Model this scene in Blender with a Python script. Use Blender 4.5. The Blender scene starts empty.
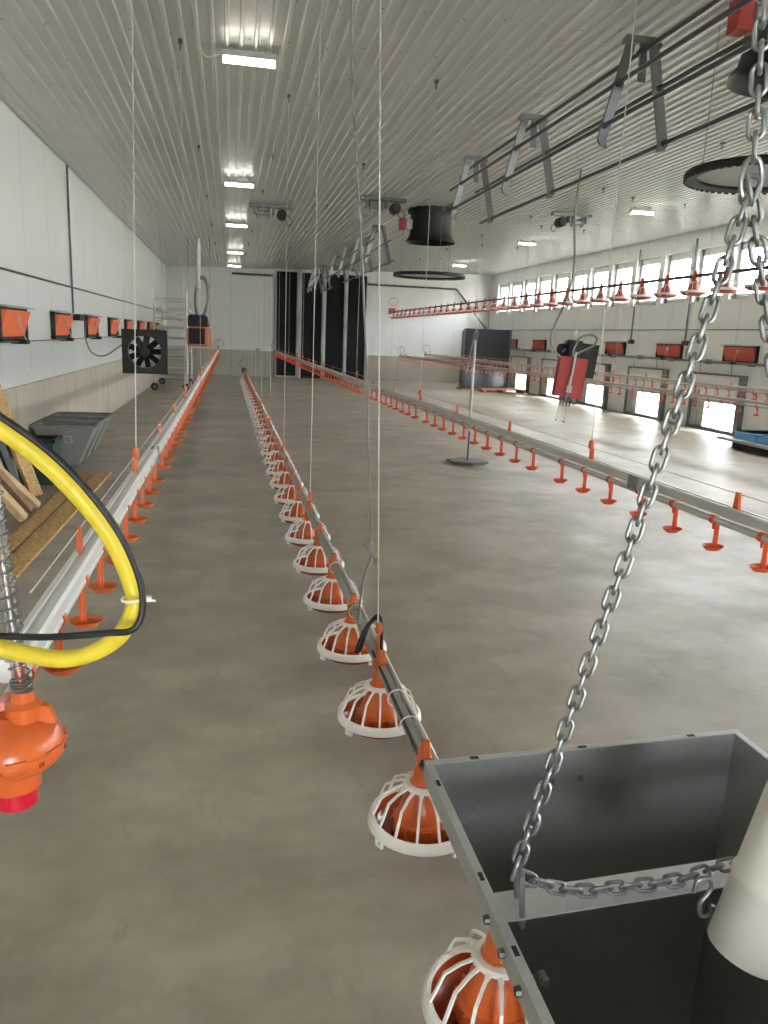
import bpy, math, random
from mathutils import Vector, Matrix
random.seed(7)
PI = math.pi
SC = bpy.context.scene
COL = SC.collection
# ------------------------------------------------------------------ camera geometry
CAMZ = 1.6
def _camera_axes():
    f = 775.0
    y = Vector((230.5-384, 331-512, f)).normalized()
    d = Vector((234-384, 3950-512, f)); d = (d - d.dot(y)*y).normalized()
    z = -d
    x = y.cross(z)
    if x.x < 0: x = -x
    return x, y, z            # hall axes seen in camera coordinates (x right, y down, z forward)
AX, AY, AZ = _camera_axes()
def at(px, py, x=None, y=None, z=None):
    v = Vector((px-384, py-512, 775.0))
    d = Vector((AX.dot(v), AY.dot(v), AZ.dot(v)))
    if z is not None: t = (z-CAMZ)/d.z
    elif x is not None: t = x/d.x
    else: t = y/d.y
    return Vector((0, 0, CAMZ)) + d*t
# ------------------------------------------------------------------ materials
def new_mat(name):
    m = bpy.data.materials.new(name); m.use_nodes = True
    nt = m.node_tree
    return m, nt, nt.nodes['Principled BSDF']
def srgb(r, g, b):
    f = lambda c: (c/255/12.92 if c/255 <= .04045 else ((c/255+.055)/1.055)**2.4)
    return (f(r), f(g), f(b), 1)
def mat(name, col, rough=.5, metal=0, var=.08, scale=8, bump=0, bscale=60, trans=0, coat=0, spec=.5, stretch=None):
    m, nt, p = new_mat(name)
    N, L = nt.nodes, nt.links
    tc = N.new('ShaderNodeTexCoord'); mp = N.new('ShaderNodeMapping')
    L.new(tc.outputs['Object'], mp.inputs['Vector'])
    if stretch: mp.inputs['Scale'].default_value = stretch
    nz = N.new('ShaderNodeTexNoise'); nz.inputs['Scale'].default_value = scale; nz.inputs['Detail'].default_value = 4
    L.new(mp.outputs['Vector'], nz.inputs['Vector'])
    cr = N.new('ShaderNodeValToRGB')
    c = col
    cr.color_ramp.elements[0].position = .3; cr.color_ramp.elements[1].position = .7
    cr.color_ramp.elements[0].color = tuple(v*(1-var) for v in c[:3])+(1,)
    cr.color_ramp.elements[1].color = tuple(min(1, v*(1+var)) for v in c[:3])+(1,)
    L.new(nz.outputs['Fac'], cr.inputs['Fac']); L.new(cr.outputs['Color'], p.inputs['Base Color'])
    p.inputs['Roughness'].default_value = rough; p.inputs['Metallic'].default_value = metal
    p.inputs['Transmission Weight'].default_value = trans; p.inputs['Coat Weight'].default_value = coat
    p.inputs['Specular IOR Level'].default_value = spec
    if bump:
        n2 = N.new('ShaderNodeTexNoise'); n2.inputs['Scale'].default_value = bscale
        L.new(mp.outputs['Vector'], n2.inputs['Vector'])
        b = N.new('ShaderNodeBump'); b.inputs['Strength'].default_value = bump; b.inputs['Distance'].default_value = .004
        L.new(n2.outputs['Fac'], b.inputs['Height']); L.new(b.outputs['Normal'], p.inputs['Normal'])
    return m
def math_node(nt, op, a, b=None, c=None):
    n = nt.nodes.new('ShaderNodeMath'); n.operation = op
    for i, v in enumerate((a, b, c)):
        if v is None: continue
        if isinstance(v, (int, float)): n.inputs[i].default_value = v
        else: nt.links.new(v, n.inputs[i])
    return n.outputs[0]
def mix_col(nt, fac, a, b, mode='MIX'):
    n = nt.nodes.new('ShaderNodeMix'); n.data_type = 'RGBA'; n.blend_type = mode
    for s, v in ((n.inputs[0], fac), (n.inputs[6], a), (n.inputs[7], b)):
        if isinstance(v, (int, float, tuple)): s.default_value = v
        else: nt.links.new(v, s)
    return n.outputs[2]
def noise(nt, vec, scale, detail=5, rough=.55):
    n = nt.nodes.new('ShaderNodeTexNoise'); n.inputs['Scale'].default_value = scale
    n.inputs['Detail'].default_value = detail; n.inputs['Roughness'].default_value = rough
    nt.links.new(vec, n.inputs['Vector']); return n.outputs['Fac']
def ramp(nt, v, p0, p1, c0=(0, 0, 0, 1), c1=(1, 1, 1, 1)):
    n = nt.nodes.new('ShaderNodeValToRGB'); e = n.color_ramp.elements
    e[0].position, e[1].position, e[0].color, e[1].color = p0, p1, c0, c1
    nt.links.new(v, n.inputs['Fac']); return n.outputs['Color']
def obj_coords(nt, scale=(1, 1, 1)):
    tc = nt.nodes.new('ShaderNodeTexCoord'); mp = nt.nodes.new('ShaderNodeMapping')
    mp.inputs['Scale'].default_value = scale
    nt.links.new(tc.outputs['Object'], mp.inputs['Vector'])
    return mp.outputs['Vector']
def sep(nt, v):
    n = nt.nodes.new('ShaderNodeSeparateXYZ'); nt.links.new(v, n.inputs[0]); return n.outputs

def floor_mat():
    m, nt, p = new_mat('trowelled_concrete')
    v = obj_coords(nt); vs = obj_coords(nt, (.9, 1.15, 1)); vt = obj_coords(nt, (1.7, .6, 1))
    big = ramp(nt, noise(nt, v, .55, 6), .3, .72, srgb(150, 141, 125), srgb(174, 166, 151))
    mid = ramp(nt, noise(nt, vs, 2.3, 7, .65), .33, .7, (.70, .69, .67, 1), (1.07, 1.07, 1.07, 1))
    c = mix_col(nt, 1.0, big, mid, 'MULTIPLY')
    scuff = ramp(nt, noise(nt, vt, 3.2, 8, .72), .60, .74)
    c = mix_col(nt, math_node(nt, 'MULTIPLY', scuff, .6), c, srgb(112, 105, 94))
    pale = ramp(nt, noise(nt, vs, 5.5, 6, .7), .62, .76)
    c = mix_col(nt, math_node(nt, 'MULTIPLY', pale, .3), c, srgb(190, 184, 172))
    st2 = ramp(nt, noise(nt, obj_coords(nt, (.7, .22, 1)), 2.1, 9, .75), .56, .68)
    c = mix_col(nt, math_node(nt, 'MULTIPLY', st2, .30), c, srgb(118, 110, 97))
    vein = nt.nodes.new('ShaderNodeTexNoise'); vein.inputs['Scale'].default_value = 1.3; vein.inputs['Detail'].default_value = 9; vein.inputs['Distortion'].default_value = 1.6
    nt.links.new(v, vein.inputs['Vector'])
    vb = math_node(nt, 'ABSOLUTE', math_node(nt, 'SUBTRACT', vein.outputs['Fac'], .5))
    vl = ramp(nt, vb, .0, .012, (1, 1, 1, 1), (0, 0, 0, 1))
    c = mix_col(nt, math_node(nt, 'MULTIPLY', vl, .10), c, srgb(104, 97, 86))
    spot = ramp(nt, noise(nt, v, 22, 2), .77, .80)
    c = mix_col(nt, math_node(nt, 'MULTIPLY', spot, .6), c, srgb(74, 68, 60))
    nt.links.new(c, p.inputs['Base Color'])
    r = ramp(nt, noise(nt, v, 1.4, 6), .3, .7, (.34, .34, .34, 1), (.55, .55, .55, 1))
    nt.links.new(r, p.inputs['Roughness'])
    b = nt.nodes.new('ShaderNodeBump'); b.inputs['Strength'].default_value = .12; b.inputs['Distance'].default_value = .01
    nt.links.new(noise(nt, v, 18, 6), b.inputs['Height']); nt.links.new(b.outputs['Normal'], p.inputs['Normal'])
    return m
def seamed(name, base, line, pitch, width, axis, rough, var=.05, dots=False, bumps=0, stain=None):
    """sheet material with a thin seam every `pitch` metres along an axis"""
    m, nt, p = new_mat(name)
    v = obj_coords(nt); s = sep(nt, v)
    f = math_node(nt, 'FRACT', math_node(nt, 'DIVIDE', s[axis], pitch))
    seam = math_node(nt, 'LESS_THAN', f, width/pitch)
    n = ramp(nt, noise(nt, v, 1.6, 6), .3, .7, tuple(x*(1-var) for x in base[:3])+(1,), tuple(min(1, x*(1+var)) for x in base[:3])+(1,))
    if stain:
        st = ramp(nt, noise(nt, obj_coords(nt, (3, 3, .7)), 1.4, 7, .7), .5, .75)
        n = mix_col(nt, math_node(nt, 'MULTIPLY', st, .55), n, stain)
    c = mix_col(nt, seam, n, line)
    if dots:
        fx = math_node(nt, 'ABSOLUTE', math_node(nt, 'SUBTRACT', math_node(nt, 'FRACT', math_node(nt, 'DIVIDE', s[0], .3)), .5))
        fy = math_node(nt, 'ABSOLUTE', math_node(nt, 'SUBTRACT', math_node(nt, 'FRACT', math_node(nt, 'DIVIDE', s[1], .8)), .5))
        d = math_node(nt, 'MULTIPLY', math_node(nt, 'LESS_THAN', fx, .03), math_node(nt, 'LESS_THAN', fy, .011))
        c = mix_col(nt, d, c, srgb(70, 70, 68))
    nt.links.new(c, p.inputs['Base Color']); p.inputs['Roughness'].default_value = rough
    if name == 'white_wall_panel':
        fy = math_node(nt, 'ABSOLUTE', math_node(nt, 'SUBTRACT', math_node(nt, 'FRACT', math_node(nt, 'DIVIDE', s[1], .4)), .5))
        fz = math_node(nt, 'ABSOLUTE', math_node(nt, 'SUBTRACT', s[2], 1.03))
        c = mix_col(nt, math_node(nt, 'MULTIPLY', math_node(nt, 'LESS_THAN', fy, .02), math_node(nt, 'LESS_THAN', fz, .008)), c, srgb(90, 92, 92))
        nt.links.new(c, p.inputs['Base Color'])
    if bumps:
        b = nt.nodes.new('ShaderNodeBump'); b.inputs['Strength'].default_value = bumps; b.inputs['Distance'].default_value = .02
        nt.links.new(noise(nt, v, 4, 4), b.inputs['Height']); nt.links.new(b.outputs['Normal'], p.inputs['Normal'])
    return m
def galv(name, col, rough=.42, met=.7):
    m, nt, p = new_mat(name)
    v = obj_coords(nt)
    vo = nt.nodes.new('ShaderNodeTexVoronoi'); vo.inputs['Scale'].default_value = 130
    nt.links.new(v, vo.inputs['Vector'])
    c = ramp(nt, sep(nt, vo.outputs['Color'])[0], 0, 1, tuple(x*.96 for x in col[:3])+(1,), tuple(min(1, x*1.04) for x in col[:3])+(1,))
    nt.links.new(c, p.inputs['Base Color']); p.inputs['Metallic'].default_value = met
    nt.links.new(ramp(nt, noise(nt, v, 9), .3, .7, (rough-.06,)*3+(1,), (rough+.1,)*3+(1,)), p.inputs['Roughness'])
    return m
def emit(name, col, s):
    m, nt, p = new_mat(name)
    p.inputs['Base Color'].default_value = col
    p.inputs['Emission Color'].default_value = col; p.inputs['Emission Strength'].default_value = s
    return m
def pane_mat(name, amount=.12, tint=(1, 1, 1, 1)):
    m, nt, p = new_mat(name); nt.nodes.remove(p)
    t = nt.nodes.new('ShaderNodeBsdfTransparent'); t.inputs[0].default_value = tint
    g = nt.nodes.new('ShaderNodeBsdfGlossy'); g.inputs['Roughness'].default_value = .03
    x = nt.nodes.new('ShaderNodeMixShader'); x.inputs[0].default_value = amount
    nt.links.new(t.outputs[0], x.inputs[1]); nt.links.new(g.outputs[0], x.inputs[2])
    nt.links.new(x.outputs[0], nt.nodes['Material Output'].inputs[0])
    return m
def osb_mat():
    m, nt, p = new_mat('strand_board')
    v = obj_coords(nt)
    vo = nt.nodes.new('ShaderNodeTexVoronoi'); vo.inputs['Scale'].default_value = 95
    nt.links.new(obj_coords(nt, (1, .5, 1)), vo.inputs['Vector'])
    c = ramp(nt, sep(nt, vo.outputs['Color'])[0], 0, 1, srgb(150, 112, 62), srgb(206, 170, 112))
    nt.links.new(c, p.inputs['Base Color']); p.inputs['Roughness'].default_value = .7
    return m

M = {}
M['floor'] = floor_mat()
M['ceiling'] = seamed('ribbed_liner', srgb(206, 206, 201), srgb(150, 150, 146), 5.2, .01, 1, .30, .03, True)
M['panel'] = seamed('white_wall_panel', srgb(226, 230, 227), srgb(165, 170, 168), 1.2, .008, 1, .30, .02, False, .05)
M['panel_back'] = seamed('white_back_panel', srgb(214, 215, 212), srgb(160, 163, 160), 1.2, .01, 0, .4, .02)
M['panel_right'] = seamed('white_window_wall', srgb(222, 224, 222), srgb(150, 152, 150), 1.28, .01, 1, .45, .02)
M['conc'] = seamed('cast_concrete', srgb(178, 171, 156), srgb(120, 113, 101), 1.25, .012, 1, .85, .08, False, 0, srgb(146, 139, 124))
M['conc_back'] = seamed('cast_concrete_back', srgb(160, 154, 141), srgb(120, 113, 101), 1.25, .012, 0, .85, .08)
M['white'] = mat('white_plastic', srgb(236, 232, 224), .32, 0, .02, 10)
M['orange'] = mat('orange_plastic', srgb(198, 94, 42), .28, 0, .06, 10)
M['bowl'] = mat('orange_bowl_plastic', srgb(164, 68, 31), .22, 0, .08, 10)
M['redorange'] = mat('red_orange_plastic', srgb(206, 84, 48), .4, 0, .05, 10)
M['redpan'] = mat('glare_tinted_red_plastic', srgb(186, 76, 62), .4, 0, .05, 10)  # pinkish haze of the window glare is put into this red
M['inlet'] = mat('orange_inlet_flap', srgb(232, 112, 66), .45, 0, .04, 6)
M['red'] = mat('red_paint', srgb(164, 56, 50), .5, 0, .08, 6)
M['cherry'] = mat('cherry_red_cap', srgb(190, 18, 44), .35, 0, .05, 10)
M['alu'] = mat('aluminium_rail', srgb(188, 188, 182), .38, .35, .05, 3)
M['alu_lit'] = mat('aluminium_rail_lit', srgb(222, 222, 218), .34, .15, .03, 3)  # same aluminium as the grey rails, its brighter light put into the colour
M['pipe'] = galv('galvanised_pipe', srgb(165, 165, 160), .32)
M['galv'] = galv('galvanised_sheet', srgb(158, 158, 154), .40, .6)
M['galv_bright'] = galv('bright_galvanised', srgb(196, 198, 196), .4)
M['chain'] = galv('zinc_chain', srgb(128, 129, 128), .36)
M['steel'] = mat('grey_steel', srgb(122, 124, 122), .45, .6, .08, 6)
M['dark_steel'] = mat('dark_steel_tube', srgb(84, 86, 86), .4, .6, .08, 6)
M['black'] = mat('black_plastic', srgb(17, 18, 19), .55, 0, .12, 8)
M['blackgloss'] = mat('dark_glossy_sheet', srgb(34, 37, 40), .18, 0, .1, 2)
M['blackmatte'] = mat('black_cloth', srgb(18, 19, 20), .9, 0, .12, 5, .2, 200)
M['rubber'] = mat('black_rubber', srgb(22, 22, 23), .5, 0, .1, 20)
M['cord'] = mat('white_cord', srgb(204, 200, 190), .7, 0, .06, 60)
M['cable'] = mat('grey_cable', srgb(118, 118, 114), .5, 0, .06, 30)
M['yellow'] = mat('yellow_hose', srgb(210, 188, 50), .45, 0, .05, 14, .25, 160)
M['pvc'] = mat('white_pvc', srgb(208, 202, 190), .38, 0, .04, 5)
M['wood'] = mat('pine_board', srgb(202, 172, 128), .65, 0, .16, 6, .1, 40, stretch=(6, 6, .7))
M['wood_dark'] = mat('brown_board', srgb(150, 116, 84), .7, 0, .16, 6, stretch=(6, 6, .7))
M['osb'] = osb_mat()
M['greybin'] = mat('grey_hopper_sheet', srgb(146, 146, 143), .5, .05, .06, 4)
M['green'] = mat('dark_green_plastic', srgb(30, 66, 58), .5, 0, .1, 6)
M['blue'] = mat('blue_plastic', srgb(104, 160, 208), .5, 0, .05, 6)
M['greyplastic'] = mat('grey_plastic', srgb(168, 170, 168), .5, 0, .05, 6)
M['brick'] = mat('reddish_wood', srgb(168, 112, 88), .7, 0, .12, 8)
M['winframe'] = mat('white_window_frame', srgb(236, 236, 230), .4, 0, .02, 5)
M['pane'] = pane_mat('window_glass', .08)
M['cleartube'] = pane_mat('clear_tube', .32, (.86, .88, .93, 1))
M['lamp'] = emit('lit_diffuser', (1, .94, .82, 1), 11)
M['outground'] = mat('pale_gravel', srgb(214, 208, 196), .9, 0, .1, 3)
M['barn'] = mat('tan_cladding', srgb(206, 186, 150), .8, 0, .06, 2)
# ------------------------------------------------------------------ mesh building
class MB:
    def __init__(s): s.v, s.f, s.mi = [], [], []
    def add(s, vs, fs, mi=0):
        o = len(s.v); s.v += [Vector(v) for v in vs]
        s.f += [tuple(i+o for i in f) for f in fs]; s.mi += [mi]*len(fs); return s
    def box(s, lo, hi, mi=0, mtx=None):
        x0, y0, z0 = lo; x1, y1, z1 = hi
        vs = [(x, y, z) for z in (z0, z1) for y in (y0, y1) for x in (x0, x1)]
        if mtx: vs = [mtx @ Vector(v) for v in vs]
        return s.add(vs, [(0, 2, 3, 1), (4, 5, 7, 6), (0, 1, 5, 4), (2, 6, 7, 3), (0, 4, 6, 2), (1, 3, 7, 5)], mi)
    def cbox(s, c, d, mi=0, rot=None):
        m = Matrix.Translation(Vector(c)) @ (rot.to_4x4() if rot else Matrix.Identity(4))
        return s.box((-d[0]/2, -d[1]/2, -d[2]/2), (d[0]/2, d[1]/2, d[2]/2), mi, m)
    def tube(s, pts, r, n=8, mi=0, closed=False, caps=True):
        pts = [Vector(p) for p in pts]; k = len(pts)
        rr = r if isinstance(r, (list, tuple)) else [r]*k
        rings = []; up = None
        for i, p in enumerate(pts):
            if closed: t = pts[(i+1) % k]-pts[i-1]
            else: t = pts[min(i+1, k-1)]-pts[max(i-1, 0)]
            t.normalize()
            if up is None:
                up = Vector((0, 0, 1)) if abs(t.z) < .9 else Vector((1, 0, 0))
            a = (up - up.dot(t)*t)
            a = a.normalized() if a.length > 1e-6 else t.orthogonal().normalized()
            up = a; b = t.cross(a)
            rings.append([p+(a*math.cos(2*PI*j/n)+b*math.sin(2*PI*j/n))*rr[i] for j in range(n)])
        vs = [v for R in rings for v in R]; fs = []
        for i in range(k if closed else k-1):
            i2 = (i+1) % k
            for j in range(n):
                j2 = (j+1) % n
                fs.append((i*n+j, i*n+j2, i2*n+j2, i2*n+j))
        if caps and not closed:
            fs.append(tuple(range(n-1, -1, -1))); fs.append(tuple((k-1)*n+j for j in range(n)))
        return s.add(vs, fs, mi)
    def lathe(s, prof, n=24, c=(0, 0, 0), mi=0, mtx=None, a0=0, a1=2*PI):
        """profile of (radius, height) turned about Z"""
        full = abs(a1-a0-2*PI) < 1e-6
        m = n if full else n+1
        vs, fs = [], []
        for r, z in prof:
            for j in range(m):
                a = a0+(a1-a0)*j/n
                v = Vector((r*math.cos(a), r*math.sin(a), z))
                if mtx: v = mtx @ v
                vs.append(v+Vector(c))
        for i in range(len(prof)-1):
            for j in range(n):
                j2 = (j+1) % m
                fs.append((i*m+j, i*m+j2, (i+1)*m+j2, (i+1)*m+j))
        return s.add(vs, fs, mi)
    def prism(s, poly, axis, lo, hi, mi=0, c=(0, 0, 0)):
        """2-D polygon extruded along an axis (0 x: poly=(y,z); 1 y: poly=(x,z); 2 z: poly=(x,y))"""
        def mk(p, t):
            return {0: (t, p[0], p[1]), 1: (p[0], t, p[1]), 2: (p[0], p[1], t)}[axis]
        n = len(poly); c = Vector(c)
        vs = [Vector(mk(p, lo))+c for p in poly]+[Vector(mk(p, hi))+c for p in poly]
        fs = [tuple(range(n-1, -1, -1)), tuple(range(n, 2*n))]+[(i, (i+1) % n, n+(i+1) % n, n+i) for i in range(n)]
        return s.add(vs, fs, mi)
    def strip(s, pts, w, t, side):
        """flat bar along points: width w across `side`, thickness t"""
        pts = [Vector(p) for p in pts]; sd = Vector(side).normalized(); vs, fs = [], []
        for i, p in enumerate(pts):
            d = (pts[min(i+1, len(pts)-1)]-pts[max(i-1, 0)]).normalized(); u = d.cross(sd).normalized()
            vs += [p+sd*w/2+u*t/2, p-sd*w/2+u*t/2, p-sd*w/2-u*t/2, p+sd*w/2-u*t/2]
        for i in range(len(pts)-1):
            for j in range(4):
                fs.append((i*4+j, i*4+(j+1) % 4, (i+1)*4+(j+1) % 4, (i+1)*4+j))
        k = len(pts)-1
        fs += [(3, 2, 1, 0), (k*4, k*4+1, k*4+2, k*4+3)]
        return s.add(vs, fs)
def tag(o, label=None, cat=None, group=None, kind=None):
    if label: o['label'] = label
    if cat: o['category'] = cat
    if group: o['group'] = group
    if kind: o['kind'] = kind
    return o
def obj(name, mb, mats, parent=None, local=False, bevel=0, angle=32):
    """link ONE mesh object; given in hall coordinates unless local"""
    me = bpy.data.meshes.new(name)
    base = Vector((0, 0, 0))
    if parent is not None and not local:
        p = parent
        while p is not None: base += p.location; p = p.parent
    elif parent is None and not local:
        xs = [v.x for v in mb.v]; ys = [v.y for v in mb.v]; zs = [v.z for v in mb.v]
        base = Vector(((min(xs)+max(xs))/2, (min(ys)+max(ys))/2, min(zs)))
    me.from_pydata([v-base for v in mb.v], [], mb.f)
    for m in (mats if isinstance(mats, (list, tuple)) else [mats]): me.materials.append(m)
    for pl, mi in zip(me.polygons, mb.mi): pl.material_index = mi
    me.update(); me.shade_smooth(); me.set_sharp_from_angle(angle=math.radians(angle))
    o = bpy.data.objects.new(name, me); COL.objects.link(o)
    if parent is not None: o.parent = parent
    elif not local: o.location = base
    if bevel:
        b = o.modifiers.new('bevel', 'BEVEL'); b.width = bevel; b.segments = 2; b.limit_method = 'ANGLE'
    return o
def thing(name, loc, label, cat, group=None):
    o = bpy.data.objects.new(name, None); COL.objects.link(o); o.location = loc; o.empty_display_size = .1
    return tag(o, label, cat, group)
def struct(name, mb, mats, label=None, cat=None):
    me = bpy.data.meshes.new(name); me.from_pydata(mb.v, [], mb.f)
    for m in (mats if isinstance(mats, (list, tuple)) else [mats]): me.materials.append(m)
    for pl, mi in zip(me.polygons, mb.mi): pl.material_index = mi
    me.update()
    o = bpy.data.objects.new(name, me); COL.objects.link(o); o['kind'] = 'structure'
    return tag(o, label, cat)
def dup(root, loc, label=None, group=None):
    r = root.copy(); COL.objects.link(r); r.location = loc
    if label: r['label'] = label
    if group: r['group'] = group
    for ch in list(root.children):
        c = ch.copy(); COL.objects.link(c); c.parent = r
        for g in ch.children:
            d = g.copy(); COL.objects.link(d); d.parent = c
    return r
ONES = 'first second third fourth fifth sixth seventh eighth ninth tenth eleventh twelfth thirteenth fourteenth fifteenth sixteenth seventeenth eighteenth nineteenth'.split()
def ordinal(i):
    if i < 20: return ONES[i-1]
    t, u = divmod(i, 10)
    w = ['twenty', 'thirty', 'forty', 'fifty'][t-2]
    return w[:-1]+'ieth' if u == 0 else w+'-'+ONES[u-1]
def spline(pts, k=8):
    pts = [Vector(p) for p in pts]; out = []
    for i in range(len(pts)-1):
        p0, p1, p2, p3 = pts[max(i-1, 0)], pts[i], pts[i+1], pts[min(i+2, len(pts)-1)]
        for j in range(k):
            t = j/k
            out.append(.5*((2*p1)+(p2-p0)*t+(2*p0-5*p1+4*p2-p3)*t*t+(3*p1-p0-3*p2+p3)*t**3))
    return out+[pts[-1]]
def ring(c, r, n=20, u=(1, 0, 0), v=(0, 0, 1)):
    u, v, c = Vector(u), Vector(v), Vector(c)
    return [c+u*r*math.cos(2*PI*i/n)+v*r*math.sin(2*PI*i/n) for i in range(n)]
# ------------------------------------------------------------------ the setting
XL, XR, YB, YF = -2.23, 9.80, 29.5, -4.0
def ceil(x): return 3.73+(x-XL)*.031
fl = MB().box((XL-.3, YF, -.12), (XR, YB+.3, 0)); struct('floor', fl, M['floor'], 'bare grey trowelled concrete floor of the long hall', 'floor')
cb = MB(); xs = []; pitch = .112
x = XL
prof = []
while x < XR+.35:
    prof += [(x, 0), (x+pitch*.52, 0), (x+pitch*.60, -.02), (x+pitch*.80, -.02), (x+pitch*.88, 0)]
    x += pitch
vs = []
for yy in (YF-.2, YB+.3):
    vs += [(a, yy, ceil(a)+h+.02) for a, h in prof]
n = len(prof)
cb.add(vs, [(i, n+i, n+i+1, i+1) for i in range(n-1)])
cb.box((XL-.3, YF-.2, 4.16), (XR+.35, YB+.3, 4.28))
struct('ceiling', cb, M['ceiling'], 'white ribbed metal liner ceiling with long ribs', 'ceiling')
wl = MB(); wl.box((XL-.3, YF, .93), (XL, YB, 4.2), 0); wl.box((XL-.3, YF, 0), (XL+.03, YB, .93), 1)
struct('wall_left', wl, [M['panel'], M['conc']], 'glossy white panel wall on a low concrete base', 'wall')
wb = MB(); wb.box((XL-.3, YB, .93), (XR+.3, YB+.3, 4.3), 0); wb.box((XL-.3, YB-.03, 0), (XR+.3, YB+.3, .93), 1)
struct('wall_back', wb, [M['panel_back'], M['conc_back']], 'far white end wall on a grey concrete base', 'wall')
wf = MB(); wf.box((XL-.3, YF-.3, 0), (-.1, YF, 4.3), 0); wf.box((-.1, YF-.3, 2.05), (.95, YF, 4.3), 0); wf.box((.95, YF-.3, 0), (XR+.3, YF, 4.3), 0)  # door gap is added out of view to let daylight onto the foreground
struct('wall_front', wf, [M['panel_back']], 'white end wall behind the camera', 'wall')
# right wall: openings for the high windows and the low popholes
T = .34
WZ0, WZ1 = 2.64, 3.73
wins = []
y = 28.68
while y > YF+1.3:
    wins.append((y-1.06, y)); y -= 1.288
pops = []
y = 26.5
while y > YF+2:
    pops.append((y-1.56, y)); y -= 2.81
wr = MB()
def wall_band(z0, z1, holes):
    yy = YF
    for a, b in sorted(holes):
        wr.box((XR, yy, z0), (XR+T, a, z1)); yy = b
    wr.box((XR, yy, z0), (XR+T, YB+.3, z1))
wr.box((XR, YF, 0), (XR+T, YB+.3, .07)); wall_band(.07, .58, [(a, b-.44) for a, b in pops])
wr.box((XR, YF, .58), (XR+T, YB+.3, WZ0)); wall_band(WZ0, WZ1, wins)
wr.box((XR, YF, WZ1), (XR+T, YB+.3, 4.3))
struct('wall_right', wr, [M['panel_right']], 'white long wall with high windows and low popholes', 'wall')
# windows: frame, mullioned sash and pane
for i, (a, b) in enumerate(wins):
    w = MB()
    for (p, q, r_, s_) in ((a, a+.05, WZ0, WZ1), (b-.05, b, WZ0, WZ1), (a, b, WZ0, WZ0+.05), (a, b, WZ1-.05, WZ1)):
        w.box((XR+.14, p, r_), (XR+.24, q, s_))
    for (p, q, r_, s_) in ((a+.05, a+.11, WZ0+.05, WZ1-.05), (b-.11, b-.05, WZ0+.05, WZ1-.05), (a+.05, b-.05, WZ0+.05, WZ0+.11), (a+.05, b-.05, WZ1-.15, WZ1-.05)):
        w.box((XR+.10, p, r_), (XR+.20, q, s_))
    w.box((XR-.03, a-.03, WZ0-.035), (XR+.16, b+.03, WZ0))
    o = struct('window_%d' % (i+1), w, M['winframe'], '%s white framed window from the far wall in the high row' % ordinal(i+1), 'window')
    g = MB().box((XR+.15, a+.1, WZ0+.1), (XR+.156, b-.1, WZ1-.14))
    obj('pane', g, M['pane'], o)
    d = MB()
    d.box((XR+.135, a+.1, WZ0+.72), (XR+.15, b-.1, WZ0+.745)); d.box((XR+.135, (a+b)/2-.01, WZ0+.1), (XR+.15, (a+b)/2+.01, WZ1-.14))
    obj('glazing_bar', d, M['winframe'], o)
# outside
og = MB().box((XR+T, -30, -.35), (70, 70, -.25)); og.box((-30, -40, -.35), (XR+T, YF-.3, -.25)); struct('ground', og, M['outground'], 'pale gravel yard outside the popholes', 'ground')
bn = thing('barn', (34, 14, -.25), 'tan farm building seen through the high windows', 'building')
b_ = MB().box((30, 2, -.25), (38, 26, 5.6)); obj('wall', b_, M['barn'], bn)
b_ = MB().prism([(29.5, 5.6), (34, 8.2), (38.5, 5.6)], 1, 1.5, 26.5); obj('roof', b_, M['greyplastic'], bn)
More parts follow.
